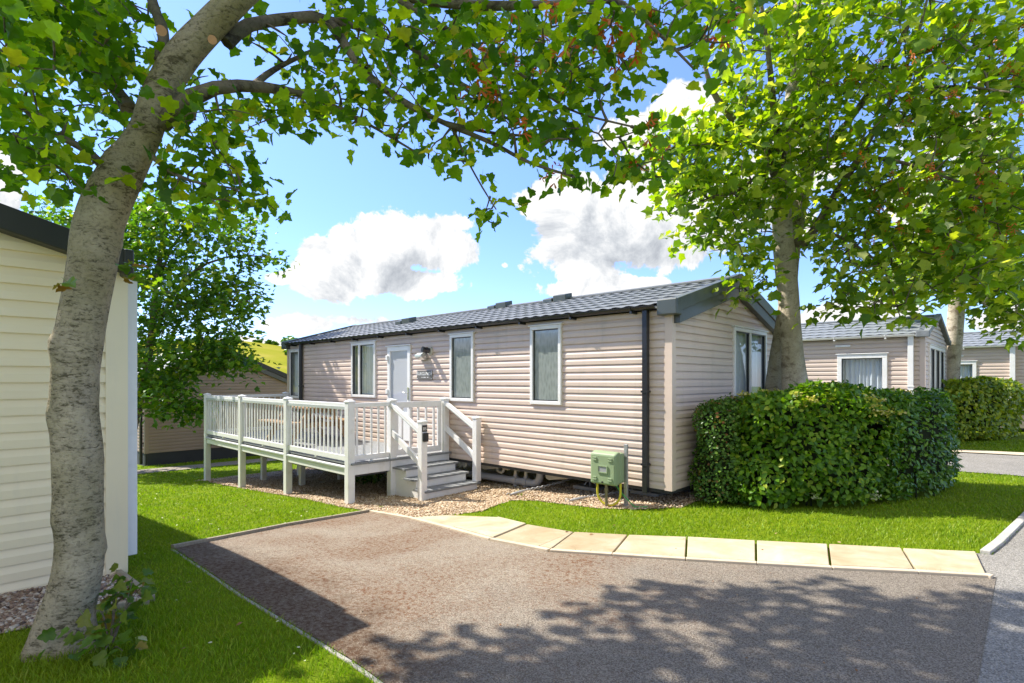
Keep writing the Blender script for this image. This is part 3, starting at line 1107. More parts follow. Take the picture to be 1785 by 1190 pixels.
def chain(a, b, label):
    a, b = np.array(a), np.array(b)
    r = empty('anchor_chain', a, label, 'chain', 'anchor chains under the caravan')
    L = np.linalg.norm(b - a)
    d = (b - a) / L
    side = np.cross(d, (0, 0, 1))
    side /= np.linalg.norm(side)
    up = np.cross(side, d)
    mb = MB()
    n = int((L - .3) / .042)
    for i in range(n):
        c = a + d * (.30 + .042 * (i + .5)) - np.array((0, 0, .03 * math.sin(math.pi * i / n)))
        w = side if i % 2 else up
        mb.tube([c + d * .030 * math.cos(t) + w * .014 * math.sin(t) for t in np.linspace(0, 2 * math.pi, 11)[:-1]], .0055, 5, closed=True)
    mb.build('links', M['steel'], r)
    mb = MB()
    mb.tube([a + d * .03, a + d * .09, a + d * .22, a + d * .30], [.010, .020, .020, .008], 8)
    mb.tube([a + d * (.0 + .03 * math.cos(t)) + up * .03 * math.sin(t) for t in np.linspace(0, 2 * math.pi, 11)[:-1]], .007, 5, closed=True)
    mb.build('tensioner', M['steel'], r)


chain((-2.42, -.42, float(gz(-2.42, -.42)) + .03), (-1.75, .75, .05), 'steel anchor chain running up from the gravel beside the grey waste pipe')
chain((-1.32, -.40, float(gz(-1.32, -.40)) + .03), (-.55, .80, .05), 'steel anchor chain behind the meter box, starting at the lawn edge')


def meter_box():
    g = float(gz(-.6, -.45))
    r = empty('meter_box', (-.65, -.42, g), 'green plastic meter box on a post with a yellow hose loop', 'meter box')
    mb = MB()
    mb.box(-.87, -.50, -.38, -.26, .165, .555)
    mb.build('cabinet', M['meter_green'], r, .03)
    mb = MB()
    mb.prism([(-.875, -.375, .165), (-.875, -.375, .575), (-.875, -.43, .57), (-.875, -.50, .54), (-.875, -.50, .155), (-.875, -.44, .15)], (.38, 0, 0))
    lid = mb.build('lid', M['meter_green'], r, .022)
    for x in (-.80, -.57):
        for z in (.225, .475):
            k = MB()
            k.box(x - .03, x + .03, -.512, -.501, z + .004, z + .024)
            k.box(x - .03, x + .03, -.512, -.501, z - .024, z - .004)
            k.each('louvre', M['meter_green'], lid, .004)
    k = MB()
    for q in ((-.755, -.605, .385, .397), (-.755, -.605, .303, .315), (-.755, -.743, .315, .385), (-.617, -.605, .315, .385)):
        k.box(q[0], q[1], -.514, -.501, q[2], q[3])
    fr = k.each('viewing_window', M['meter_green'], lid)
    k = MB()
    k.box(-.743, -.617, -.506, -.501, .315, .385)
    k.build('dial', M['dial'], lid)
    k = MB()
    k.tube([(-.685, -.501, .185), (-.685, -.508, .185)], .013, 10)
    k.build('lock', M['black_plastic'], lid)
    mb = MB()
    mb.tube([(-.68, -.42, g - .05), (-.68, -.42, .16)], .020, 10)
    mb.tube([(-.68, -.42, .07), (-.68, -.42, .10)], .027, 10)
    mb.build('riser_pipe', M['bronze'], r)
    mb = MB()
    mb.bar((-.50, -.24, g - .05), (-.50, -.24, .66), .05, .03, (0, 1, 0))
    mb.build('post', M['steel'], r, .004)
    mb = MB()
    pts = [(-.81, -.43, .17)] + [(-.655 - .155 * math.cos(a), -.43 + .06 * (1 - math.cos(a)) / 2, .05 - .17 * math.sin(a)) for a in np.linspace(0, math.pi, 14)] + [(-.50, -.37, .17)]
    mb.tube(pts, .015, 8)
    mb.build('hose', M['hose_yellow'], r)
    mb = MB()
    mb.tube([(-.62, -.33, .16), (-.52, -.30, .03), (-.34, -.30, float(gz(-.34, -.3)) + .02), (-.2, -.22, float(gz(-.2, -.22)) + .02)], .008, 6)
    mb.build('earth_cable', M['cable_green'], r)


meter_box()

# ------------------------------------------------------------------ deck
def deck():
    wu = M['white_upvc']
    zt = .21
    r = empty('deck', (-7.4, -1, float(gz(-7.4, -1))), 'raised white railed deck with grey boards and steps along the caravan', 'deck')
    YF, XE, XF = -1.97, -4.30, -10.66

    def post(x, y, top, s=.115, name='post', cap=True, low=None):
        mb = MB()
        b = float(gz(x, y)) - .06 if low is None else low
        mb.box(x - s / 2, x + s / 2, y - s / 2, y + s / 2, b, top - .03)
        o = mb.build(name, wu, r, .006)
        if cap:
            mb = MB()
            q = s / 2 + .009
            mb.box(x - q, x + q, y - q, y + q, top - .031, top - .012)
            mb.add([(x - q, y - q, top - .012), (x + q, y - q, top - .012), (x + q, y + q, top - .012), (x - q, y + q, top - .012), (x, y, top + .018)], [(0, 1, 4), (1, 2, 4), (2, 3, 4), (3, 0, 4)])
            mb.build('post_cap', wu, o, .003)
        return o
    px = [XE, -6.44, -8.58, XF - .02]
    for x in px: post(x, YF, 1.17)
    post(XF - .02, -.12, 1.17)
    post(XE, -1.21, 1.17)
    post(XE, -.10, 1.17)
    for x in (-9.4, -7.5, -5.6):
        post(x, -.35, .03, .10, 'support', False)
        post(x, -1.2, .03, .10, 'support', False)
    # floor boards
    mb = MB()
    y = YF - .015
    while y < -.06:
        mb.box(XF - .06, XE + .10, y, y + .135, zt - .028, zt)
        y += .14
    mb.build('floor', M['deck_grey'], r, .003)
    mb = MB()
    for a, b in zip(px[:-1], px[1:]):
        mb.box(b + .06, a - .06, YF - .035, YF + .01, .02, zt - .05)
    mb.box(XE - .01, XE + .035, YF + .06, -1.27, .02, zt - .030)
    mb.box(XF - .055, XF - .01, YF + .06, -.18, .02, zt - .030)
    mb.each('fascia', wu, r, .004)
    mb = MB()
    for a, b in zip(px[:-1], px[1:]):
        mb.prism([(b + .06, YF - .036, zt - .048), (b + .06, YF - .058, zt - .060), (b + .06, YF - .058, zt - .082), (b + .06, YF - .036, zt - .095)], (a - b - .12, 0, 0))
    mb.each('drip_lip', M['lip_shade_grey'], r)
    mb = MB()
    mb.box(XF, XE - .04, YF + .05, -.05, -.02, zt - .029)
    mb.build('joists', M['chassis'], r)

    def panel(a, b, nb, lipside=None, zlow=.235):
        """rail panel between two post faces"""
        a, b = np.array(a, float), np.array(b, float)
        d = (b - a) / np.linalg.norm(b - a)
        mb = MB()
        for z, h, w in ((1.095, .065, .07), (zlow + .042, .085, .05)):
            mb.bar((*a, z), (*b, z), w, h)
        o = mb.each('rail', wu, r, .006)[0]
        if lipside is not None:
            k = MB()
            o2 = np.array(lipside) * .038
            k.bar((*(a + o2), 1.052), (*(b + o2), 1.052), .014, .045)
            k.build('rail_lip_shade', M['lip_shade_grey'], o)  # strip coloured as the shade below the top rail
        L = np.linalg.norm(b - a)
        for i in range(nb):
            p = a + d * L * (i + .5) / nb
            k = MB()
            k.bar((*p, zlow + .08), (*p, 1.065), .018, .032, (d[0], d[1], 0))
            k.build('baluster', wu, r)
        k = MB()
        m = a + d * L / 2
        k.bar((*m, zt), (*m, zlow), .04, .04, (d[0], d[1], 0))
        k.build('rail_foot', wu, r)
    for i in range(3):
        panel((px[i] - .058, YF), (px[i + 1] + .058, YF), 15, (0, -1))
    panel((XE, YF + .058), (XE, -1.27), 5)
    panel((XF - .02, YF + .058), (XF - .02, -.18), 12)
    # gate across the head of the steps
    mb = MB()
    x = XE - .02
    mb.box(x - .02, x + .02, -1.14, -.17, 1.02, 1.12)
    mb.box(x - .02, x + .02, -1.14, -.17, .24, .34)
    mb.box(x - .02, x + .02, -1.14, -1.08, .34, 1.02)
    mb.box(x - .02, x + .02, -.25, -.17, .34, 1.02)
    g = mb.build('gate', wu, r, .004)
    for i in range(5):
        y = -1.08 + .83 * (i + .5) / 5
        k = MB()
        k.box(x - .014, x + .014, y - .017, y + .017, .34, 1.02)
        k.build('gate_bar', wu, g)
    # steps
    noses = [(-3.92, .075), (-3.65, -.065), (-3.37, -.205)]
    zg = float(gz(-3.6, -.6)) - .08
    yl, yr = -1.20, -.13
    prev = XE + .04
    mb = MB()
    for i, (xn, z) in enumerate(noses):
        k = MB()
        x1 = xn - .03
        k.box(prev, x1, yl + .02 - .0015 * i, yr - .02, zg - .002 * i, z - .032)
        k.build('riser', wu, r, .004)
        prev = x1 + .001
    xs = [XE + .09] + [n[0] for n in noses]
    for i, (xn, z) in enumerate(noses):
        k = MB()
        b0 = xs[i] - (.03 if i else .055)
        k.box(b0 + .004, xn - (xn - b0) / 2 - .004, yl - .035, yr + .03, z - .03, z)
        k.box(b0 + (xn - b0) / 2 + .004, xn, yl - .035, yr + .03, z - .03, z)
        k.each('tread', M['deck_grey'], r, .003)
    k = MB()
    k.box(XE + .036, XE + .06, yl + .02, yr - .02, .08, zt - .03)
    k.build('riser', wu, r)
    n1 = post(-3.45, -1.235, .87, .105, 'newel_post', True, zg)
    n2 = post(-3.45, -.115, .87, .105, 'newel_post', True, -.2 - .002)
    for y in (-1.235, -.115):
        k = MB()
        k.bar((XE + .05, y, 1.075), (-3.50, y, .70), .06, .075)
        k.bar((XE + .05, y, .64), (-3.50, y, .20), .045, .095)
        o = k.build('stair_rail', wu, r, .006)
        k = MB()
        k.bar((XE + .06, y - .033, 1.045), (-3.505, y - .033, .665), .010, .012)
        k.build('rail_groove', M['lip_shade_grey'], o)
    k = MB()
    x = -3.45 + .0535
    k.box(x, x + .004, -1.282, -1.188, .70, .80)
    pl = k.build('number_plate', M['black_plastic'], n1)
    text('B5', .066, M['white_paint'], n1, (x + .006, -1.235, .742), (0, 1, 0), (0, 0, 1), 'lettering', .001)
    k = MB()
    k.box(x, x + .05, -1.278, -1.192, .55, .685)
    ks = k.build('key_safe', M['black_plastic'], n1, .012)
    k = MB()
    k.box(x + .051, x + .056, -1.26, -1.21, .58, .66)
    k.build('dial_cover', M['skirt_dark'], n1, .004)


deck()


def picnic_table():
    x, y, z = -7.65, -1.0, .21
    r = empty('picnic_table', (x, y, z), 'brown timber picnic bench standing on the deck behind the balusters', 'picnic table')
    tm = M['pine_timber']
    for i in range(5):
        k = MB()
        yy = y - .30 + i * .15
        k.box(x - .75, x + .75, yy - .068, yy + .068, z + .70, z + .735)
        k.build('top_plank', tm, r, .004)
    for s in (-1, 1):
        k = MB()
        k.box(x - .75, x + .75, y + s * .60 - .12, y + s * .60 + .12, z + .42, z + .455)
        k.build('bench_seat', tm, r, .004)
    for xx in (x - .52, x + .52):
        for s in (-1, 1):
            k = MB()
            k.bar((xx + s * .022, y + s * .62, z), (xx + s * .022, y + s * .20, z + .70), .04, .095, (0, 1, 0))
            k.build('leg', tm, r)
        k = MB()
        k.box(xx - .065, xx - .025 + .002, y - .66, y + .66, z + .325, z + .42)
        k.box(xx - .065, xx - .025, y - .34, y + .34, z + .61, z + .70)
        k.build('cross_bar', tm, r)


picnic_table()

# ------------------------------------------------------------------ other homes
gl = []
LH = park_home('cream static caravan with dark bargeboard behind the foreground tree trunk', 'static caravans of the park', -2.0, -9.25, 10.5, 3.95, -.07, 2.36, M['siding_cream'], M['roof_tile'], M['barge_dark'],
               M['siding_cream'], M['white_upvc'], board=.118, corner_w=.12, skirt=(-.35, M['pvc_grey']), bx=.15, low=False, bdepth=.12, oh=.02)
mb = MB()
mb.box(-2.13, -2.02, -5.278, -5.2, .06, 2.33)
mb.build('downpipe', M['white_upvc'], LH['root'], .006)
r1f = [(.02, .98, .9, 2.06)]
R1 = park_home('pale beige static caravan behind the hedge with one curtained window', 'static caravans of the park', 1.62, 7.97, 9, 3.9, .1, 2.40, M['siding_right'], M['roof_pale'], M['roof_pale'],
               M['siding_right'], M['white_upvc'], r1f, [(8.5, 11.2, .4, 2.25)], pitch=.26, dpipes=[(1.40, .10, 'square')], bx=.1, low=False, bdepth=.05)
window(R1['WF'], R1['root'], *r1f[0], curtain='full', fw=.09)
window(R1['WG'], R1['root'], 8.5, 11.2, .4, 2.25, mull=(9.4, 10.3), curtain='sides', fw=.07)
mb = MB()
mb.box(-.02, .28, 7.925, 7.953, 2.24, 2.28)
mb.build('vent', M['white_upvc'], R1['root'])
r2f = [(1.15, 2.05, .95, 2.05)]
R2 = park_home('farthest pale beige static caravan behind the third tree trunk', 'static caravans of the park', 3.4, 15.2, 9, 3.9, .1, 2.44, M['siding_right'], M['roof_pale'], M['roof_pale'],
               M['siding_right'], M['white_upvc'], r2f, pitch=.26, dpipes=[(2.85, .12, 'square')], bx=.1, low=False, bdepth=.05)
window(R2['WF'], R2['root'], *r2f[0], curtain='full', fw=.09)
mb = MB()
mb.box(1.35, 1.75, 15.155, 15.183, 2.2, 2.24)
mb.build('vent', M['white_upvc'], R2['root'])
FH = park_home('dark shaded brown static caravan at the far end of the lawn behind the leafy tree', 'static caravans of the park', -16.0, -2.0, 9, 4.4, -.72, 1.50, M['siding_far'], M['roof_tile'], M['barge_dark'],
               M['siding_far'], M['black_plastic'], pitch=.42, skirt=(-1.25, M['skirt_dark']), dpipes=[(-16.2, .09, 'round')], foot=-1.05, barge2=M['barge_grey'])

# ------------------------------------------------------------------ leaves and trees
def frames(N, up, spread, droop=.0, outward=None):
    """random leaf frames: x = tip direction, z = blade normal"""
    n = np.array(up)[None] + rng.normal(0, spread, (N, 3))
    n /= np.linalg.norm(n, axis=1, keepdims=True)
    t = rng.normal(0, 1, (N, 3))
    if outward is not None: t = t * .7 + outward
    t[:, 2] -= droop
    t -= n * (t * n).sum(1, keepdims=True)
    t /= np.linalg.norm(t, axis=1, keepdims=True) + 1e-9
    b = np.cross(n, t)
    return t, b, n


def scatter(P, T, B, N, S, tv, tf):
    """copies of a template blade at P with axes T, B, N and size S, as arrays for one mesh"""
    V = P[:, None] + S[:, None, None] * (tv[None, :, :1] * T[:, None] + tv[None, :, 1:2] * B[:, None] + tv[None, :, 2:3] * N[:, None])
    F = tf[None] + (np.arange(len(P)) * len(tv))[:, None, None]
    return V.reshape(-1, 3), F.reshape(-1, 3)


def syc_leaf():
    """five-lobed sycamore blade, unit width, with a short stalk; folded a little along the midrib"""
    half = [(0, 0), (-.09, .20), (.03, .36), (.10, .47), (.27, .41), (.36, .35), (.53, .47), (.64, .35), (.67, .22), (.84, .17), (1.0, 0)]
    o = [(x, y) for x, y in half] + [(x, -y) for x, y in half[-2:0:-1]]
    v = [(.36, 0, -.03)] + [(x, y, .30 * abs(y) - .30 * x * x + .06 * math.sin(9 * x + 4 * y) + .10 * x) for x, y in o]
    n = len(o)
    f = [(0, i + 1, (i + 1) % n + 1) for i in range(n)]
    v += [(0, .022, 0), (0, -.022, 0), (-.75, 0, .18)]
    f.append((n + 1, n + 3, n + 2))
    return np.array(v), np.array(f)


def syc_small():
    o = [(0, 0), (.05, .36), (.26, .34), (.50, .46), (.62, .18), (1, 0), (.62, -.18), (.50, -.46), (.26, -.34), (.05, -.36)]
    v = [(.36, 0, -.03)] + [(x, y, .24 * abs(y) - .24 * x * x + .08 * x) for x, y in o]
    n = len(o)
    return np.array(v), np.array([(0, i + 1, (i + 1) % n + 1) for i in range(n)])


def oval_leaf(w=.28):
    v = [(0, 0, 0), (.3, w, .05), (.65, w * .85, .03), (1, 0, -.10), (.65, -w * .85, .03), (.3, -w, .05), (.5, 0, -.02)]
    return np.array(v), np.array([(6, 0, 1), (6, 1, 2), (6, 2, 3), (6, 3, 4), (6, 4, 5), (6, 5, 0)])


def seed_key():
    """pair of winged seeds on a stalk"""
    v = []
    f = []
    for s in (1, -1):
        k = len(v)
        v += [(0, .0, 0), (.12, .10 * s, .02), (.55, .42 * s, .0), (.75, .34 * s, 0), (.60, .18 * s, .01), (.2, .02 * s, -.02)]
        f += [(k, k + 1, k + 5), (k + 1, k + 4, k + 5), (k + 1, k + 2, k + 4), (k + 2, k + 3, k + 4)]
    return np.array(v), np.array(f)


SYC, SYS, OVAL, KEY = syc_leaf(), syc_small(), oval_leaf(), seed_key()


def spline(pts, n):
    pts = np.array(pts, float)
    t = np.r_[0, np.cumsum(np.linalg.norm(np.diff(pts[:, :3], axis=0), axis=1))]
    q = np.linspace(0, t[-1], n)
    out = []
    P = np.vstack([2 * pts[0] - pts[1], pts, 2 * pts[-1] - pts[-2]])
    for x in q:
        i = min(np.searchsorted(t, x, 'right') - 1, len(t) - 2)
        u = (x - t[i]) / (t[i + 1] - t[i])
        a, b, c, d = P[i], P[i + 1], P[i + 2], P[i + 3]
        out.append(.5 * (2 * b + (c - a) * u + (2 * a - 5 * b + 4 * c - d) * u * u + (3 * b - a - 3 * c + d) * u ** 3))
    return np.array(out)


def limb(mb, pts, n=14, sides=9, wob=.0):
    """tapered, slightly knotty limb; each point is (x, y, z, radius); returns its centre line"""
    q = spline(pts, n)
    r = np.maximum(q[:, 3], .003) * (1 + wob * rng.normal(0, 1, n))
    mb.tube(q[:, :3], list(r), sides)
    return q


def twigs(mb, skel, C, rad=.007, seglen=.25):
    """joins every leaf cluster to the nearest branch already there, so that boughs fork towards the edge"""
    nodes = [np.array(p) for p in skel]
    d0 = np.array([min(np.linalg.norm(c - s) for s in skel[::2]) for c in C])
    arr = np.array(nodes)
    depth = [0] * len(nodes)
    for k in np.argsort(d0):
        c = C[k]
        dd = np.linalg.norm(arr - c, axis=1)
        j = int(np.argmin(dd))
        a = arr[j]
        L = dd[j]
        if L < .03: continue
        m = (a + c) / 2 + rng.normal(0, .06 * L, 3) + np.array((0, 0, .05 * L))
        r0 = rad * (1.5 if depth[j] == 0 else .9)
        ps = spline([(*a, 0), (*m, 0), (*c, 0)], 4)[:, :3]
        mb.tube(ps, [r0, r0 * .85, r0 * .7, r0 * .4], 4, cap=False)
        arr = np.vstack([arr, ps[1:]])
        depth += [depth[j] + 1] * (len(ps) - 1)


def leaves_at(C, per, rad, size, up=(0, 0, 1), spread=.55, droop=.5, tmpl=SYC, centre=None):
    P = np.repeat(C, per, axis=0)
    off = rng.normal(0, 1, P.shape) * np.array((rad, rad, rad * .7))
    P = P + off
    out = off / (np.linalg.norm(off, axis=1, keepdims=True) + 1e-6)
    T, B, N = frames(len(P), up, spread, droop, out)
    S = size * (.45 + .85 * rng.beta(2.2, 2.0, len(P)))
    return scatter(P, T, B, N, S, *tmpl)


def blob(u, v, ru, rv, d, rd, n):
    """cluster centres in an ellipsoid given by its place in the view and its depth"""
    q = rng.normal(0, 1, (n, 3))
    q /= np.linalg.norm(q, axis=1, keepdims=True)
    q *= rng.uniform(.15, 1, (n, 1)) ** (1 / 2.2)
    return np.array([at(u + a * ru, v + b * rv, d + c * rd) for a, b, c in q])


def in_poly_px(P, poly):
    u, v, d = project(P)
    return inside(np.stack([u, v], -1), poly)


def keys_at(C, n, rad, size, mat, parent):
    idx = rng.integers(0, len(C), n)
    P0 = C[idx] + rng.normal(0, rad, (n, 3))
    k = 7
    P = np.repeat(P0, k, axis=0) + rng.normal(0, .022, (n * k, 3)) * np.array((1, 1, 1.3))
    T, B, N = frames(len(P), (0, 0, .2), 1.0, 1.1)
    V, F = scatter(P, T, B, N, size * rng.uniform(.8, 1.2, len(P)), *KEY)
    return mesh_np('seed_sprays', V, F, mat, parent)


def W4(L):
    """list of (u, v, distance, radius) to world"""
    return [(*at(u, v, d), r) for u, v, d, r in L]


def front_tree():
    def push(u, d):
        t = min(1, max(0, (u - 330) / 230))
        return d + (.62 - .25 * min(1, max(0, (u - 900) / 300))) * t * t * (3 - 2 * t)
    base = at(112, 1128, 3.1)
    g = float(gz(base[0], base[1]))
    r = empty('sycamore_tree', (base[0], base[1], g), 'leaning sycamore in front of the cream caravan, boughs arching over the drive', 'tree', 'sycamore trees')
    mb = MB()
    tr = [(*(base + (.02, 0, -.12)), .20)] + W4([(114, 1085, 3.1, .172), (128, 1030, 3.1, .156), (137, 980, 3.1, .150), (138, 900, 3.1, .150), (135, 800, 3.1, .152), (130, 720, 3.1, .146), (130, 660, 3.1, .143), (139, 590, 3.1, .146), (151, 520, 3.1, .148),
                                              (163, 460, 3.1, .152), (172, 400, 3.1, .152), (190, 345, 3.1, .150), (214, 300, 3.08, .138), (251, 235, 3.05, .108), (274, 170, 3.02, .103), (316, 101, 3.0, .106), (366, 45, 2.95, .098), (410, 0, 2.9, .092), (470, -60, 2.88, .086), (560, -170, 2.85, .075)])
    tr = [(x, y, z, rad * .77) for x, y, z, rad in tr]
    q = spline(tr, 110)
    # knotty ring-by-ring tube
    n = 30
    vs, fs = [], []
    ph = rng.uniform(0, 6.28, 8)
    knots = [(rng.uniform(.3, 3.4), rng.uniform(0, 6.28), rng.uniform(.06, .16), rng.uniform(.03, .07)) for _ in range(16)]
    for i, (x, y, z, rad) in enumerate(q):
        t = q[min(i + 1, 109), :3] - q[max(i - 1, 0), :3]
        t /= np.linalg.norm(t)
        e = np.cross(t, (0, 1, 0))
        e /= np.linalg.norm(e)
        h = np.cross(t, e)
        flare = max(0, 1 - (z - g) / .35)
        for k in range(n):
            a = 2 * math.pi * k / n
            w = 1 + .020 * math.sin(3 * a + z * 2.1 + ph[0]) + .018 * math.sin(5 * a - z * 4.3 + ph[1]) + .012 * math.sin(9 * z + 2 * a + ph[2]) + .42 * flare ** 2 * max(0, math.sin(2.5 * a + ph[3])) + .02 * math.sin(13 * z + ph[4]) * math.sin(a + ph[5]) + sum(h_ * math.exp(-((z - z_) / s_) ** 2 - ((math.cos(a - a_) - 1) / .12) ** 2) for z_, a_, h_, s_ in knots)
            vs.append(np.array((x, y, z)) + rad * w * (math.cos(a) * e + math.sin(a) * h))
    for i in range(109):
        for k in range(n):
            k2 = (k + 1) % n
            fs.append((i * n + k, i * n + k2, (i + 1) * n + k2, (i + 1) * n + k))
    mb.add(vs, fs, True)
    tk = mb.build('trunk', M['bark_front'], r)
    k = MB()
    for u, v, d, rad, u2, v2 in ((281, 53, 2.90, .026, 0, 0), (370, 69, 2.86, .022, 0, 0)):
        p = at(u, v, d)
        n_ = (CAM - p) / np.linalg.norm(CAM - p)
        k.tube([p, p + n_ * .03], rad * 1.0, 12)
    k.each('cut_stub', M['cut_wood'], tk)
    mb = MB()
    skel = []

    def L(pts, nn=14, s=8):
        w = limb(mb, W4([(u, v, push(u, d), r_ * push(u, d) / d) for u, v, d, r_ in pts]), nn, s, .04)
        skel.extend(w[2:, :3])
        return w
    L([(285, 215, 3.05, .045), (325, 175, 2.95, .042), (380, 152, 2.9, .036), (440, 150, 2.8, .028), (500, 158, 2.75, .022), (560, 175, 2.7, .014), (640, 215, 2.65, .008), (720, 262, 2.6, .005)])
    L([(440, 150, 2.8, .02), (480, 120, 2.9, .014), (560, 80, 3.0, .008)], 8, 6)
    L([(395, 75, 2.9, .036), (430, 45, 2.85, .034), (500, 33, 2.75, .029), (565, 32, 2.65, .025), (600, 75, 2.6, .022), (640, 130, 2.55, .019), (700, 175, 2.5, .016), (770, 212, 2.45, .012), (860, 250, 2.4, .009), (920, 282, 2.4, .007), (985, 303, 2.4, .005)], 26)
    L([(565, 32, 2.65, .018), (650, 55, 2.65, .014), (720, 85, 2.6, .011), (780, 130, 2.55, .009), (850, 185, 2.5, .007), (900, 215, 2.45, .005)], 14, 6)
    L([(450, -40, 2.9, .05), (560, -35, 2.8, .04), (680, -12, 2.7, .030), (780, 5, 2.6, .024), (860, 10, 2.5, .019), (980, 6, 2.4, .014), (1080, 3, 2.35, .010), (1150, 60, 2.3, .007), (1210, 120, 2.3, .005)], 22)
    L([(680, -12, 2.7, .02), (760, 40, 2.6, .014), (830, 80, 2.55, .010), (910, 130, 2.5, .007), (990, 190, 2.45, .005), (1100, 220, 2.4, .004)], 14, 6)
    L([(780, 130, 2.55, .008), (850, 165, 2.5, .007), (950, 150, 2.5, .005), (1010, 120, 2.5, .004)], 8, 5)
    L([(770, 212, 2.45, .010), (860, 232, 2.5, .007), (980, 240, 2.5, .006), (1050, 245, 2.5, .004), (1120, 225, 2.5, .003)], 10, 5)
    L([(790, 222, 2.45, .006), (810, 270, 2.45, .005), (840, 325, 2.45, .004), (865, 365, 2.45, .003)], 8, 5)
    L([(225, 190, 3.1, .045), (205, 160, 3.15, .035), (170, 120, 3.25, .028), (110, 60, 3.3, .02), (60, 10, 3.4, .014), (10, -60, 3.5, .008)])
    L([(190, 300, 3.05, .028), (150, 262, 2.95, .022), (90, 230, 2.85, .016), (40, 190, 2.8, .010), (-30, 140, 2.75, .006)])
    L([(280, 110, 3.05, .036), (285, 60, 3.1, .03), (265, 0, 3.2, .026), (240, -100, 3.3, .02)])
    L([(262, 270, 3.0, .016), (300, 300, 2.95, .012), (345, 318, 2.9, .008), (420, 330, 2.85, .005)], 8, 6)
    # boughs above the picture
    for pts in ([(540, -170, 2.85, .075), (560, -420, 3.2, .06), (520, -900, 3.6, .04), (500, -1400, 4.0, .02)],
                [(430, -30, 2.95, .06), (300, -260, 3.3, .05), (200, -600, 3.6, .03), (150, -900, 3.8, .015)],
                [(540, -170, 2.85, .05), (760, -330, 2.8, .04), (950, -500, 2.7, .025), (1100, -620, 2.6, .012)]):
        L(pts, 10, 7)
    B = [  # u, v, ru, rv, distance, spread, clusters
        (70, 110, 150, 130, 3.2, .7, 95), (180, 60, 110, 90, 3.3, .6, 45), (40, 250, 80, 75, 2.9, .4, 24), (110, 310, 70, 40, 2.95, .3, 14),
        (60, 20, 110, 60, 2.6, .4, 22), (200, 230, 50, 60, 3.4, .3, 12),
        (360, 235, 90, 50, 3.0, .35, 26), (400, 320, 70, 45, 2.9, .3, 18), (300, 310, 40, 40, 3.1, .3, 8), (455, 362, 30, 12, 2.85, .1, 3),
        (460, 190, 110, 38, 2.8, .3, 22), (560, 190, 80, 38, 2.7, .3, 18), (470, 60, 60, 50, 3.0, .3, 10), (345, 100, 40, 60, 3.3, .3, 6),
        (620, 40, 90, 60, 2.8, .4, 26), (560, 120, 90, 40, 2.8, .3, 14), (700, 110, 110, 70, 2.65, .4, 34), (760, 40, 130, 55, 2.6, .4, 34), (900, 40, 130, 50, 2.5, .4, 34),
        (860, 130, 120, 60, 2.5, .35, 34), (980, 90, 110, 70, 2.45, .35, 30), (1050, 130, 55, 60, 2.45, .3, 16),
        (680, 200, 90, 40, 2.6, .3, 20), (780, 270, 50, 50, 2.5, .25, 14), (870, 200, 110, 50, 2.5, .3, 26), (960, 240, 90, 45, 2.45, .3, 20),
        (1040, 285, 80, 35, 2.5, .3, 18), (1130, 300, 45, 30, 2.5, .2, 9), (1125, 215, 35, 30, 2.5, .2, 5), (865, 355, 25, 34, 2.45, .1, 6),
        (1100, 30, 90, 40, 2.35, .3, 18), (1200, 45, 90, 60, 2.3, .35, 22), (1280, 30, 60, 50, 2.3, .3, 12), (1085, 120, 30, 40, 2.4, .2, 5)]
    B = [b[:4] + (push(b[0], b[4]), b[5] * (1.5 if b[0] > 450 else 1.2), max(3, int(b[6] * (.74 if b[0] > 450 else 1.0)))) for b in B]
    C = np.concatenate([blob(*b) for b in B])
    u, v, d = project(C)
    keep = ~inside(np.stack([u, v], -1), [(265, 130), (330, 60), (420, -30), (470, 0), (400, 60), (350, 140), (290, 230), (250, 340), (215, 420), (130, 420), (150, 380), (185, 300), (230, 200)]) | (d > 3.25)
    C = C[keep]
    # overhead crown, out of the picture, that throws the dappled shade on the drive
    n = 1050
    q = rng.normal(0, 1, (n, 3))
    q /= np.linalg.norm(q, axis=1, keepdims=True)
    q *= rng.uniform(.1, 1, (n, 1)) ** (1 / 2.5)
    O = np.array((-1.55, -5.2, 5.5)) + q * np.array((2.5, 2.4, 1.6))
    u, v, d = project(O)
    O = O[(d < .5) | (v < -60)]
    mt = MB()
    twigs(mt, skel, np.concatenate([C, O]), .006)
    mt.v and mb.add(mt.v, mt.f, True)
    mb.build('branches', M['bark_dark'], r)
    V1, F1 = leaves_at(C, 6, .08, .075, (-.15, -.05, 1), .75, .7)
    V2, F2 = leaves_at(O, 12, .13, .15, (0, 0, 1), .5, .4, SYS)
    mesh_np('crown', np.vstack([V1, V2]), np.vstack([F1, F2 + len(V1)]), M['leaf_front'], r)
    S = C[in_poly_px(C, [(800, 60), (1300, -20), (1300, 120), (1180, 320), (800, 300)])]
    keys_at(S, 46, .05, .060, M['seed'], r)
    # shoots from the trunk
    for q in ([at(122, 498, 2.93)], [at(222, 460, 2.98), at(230, 468, 2.97)], [at(218, 488, 2.98)]):
        V, F = leaves_at(np.array(q), 3, .018, .085, (0, -.3, 1), .4, .6)
        mesh_np('shoot', V, F, M['leaf_young'], r)


front_tree()


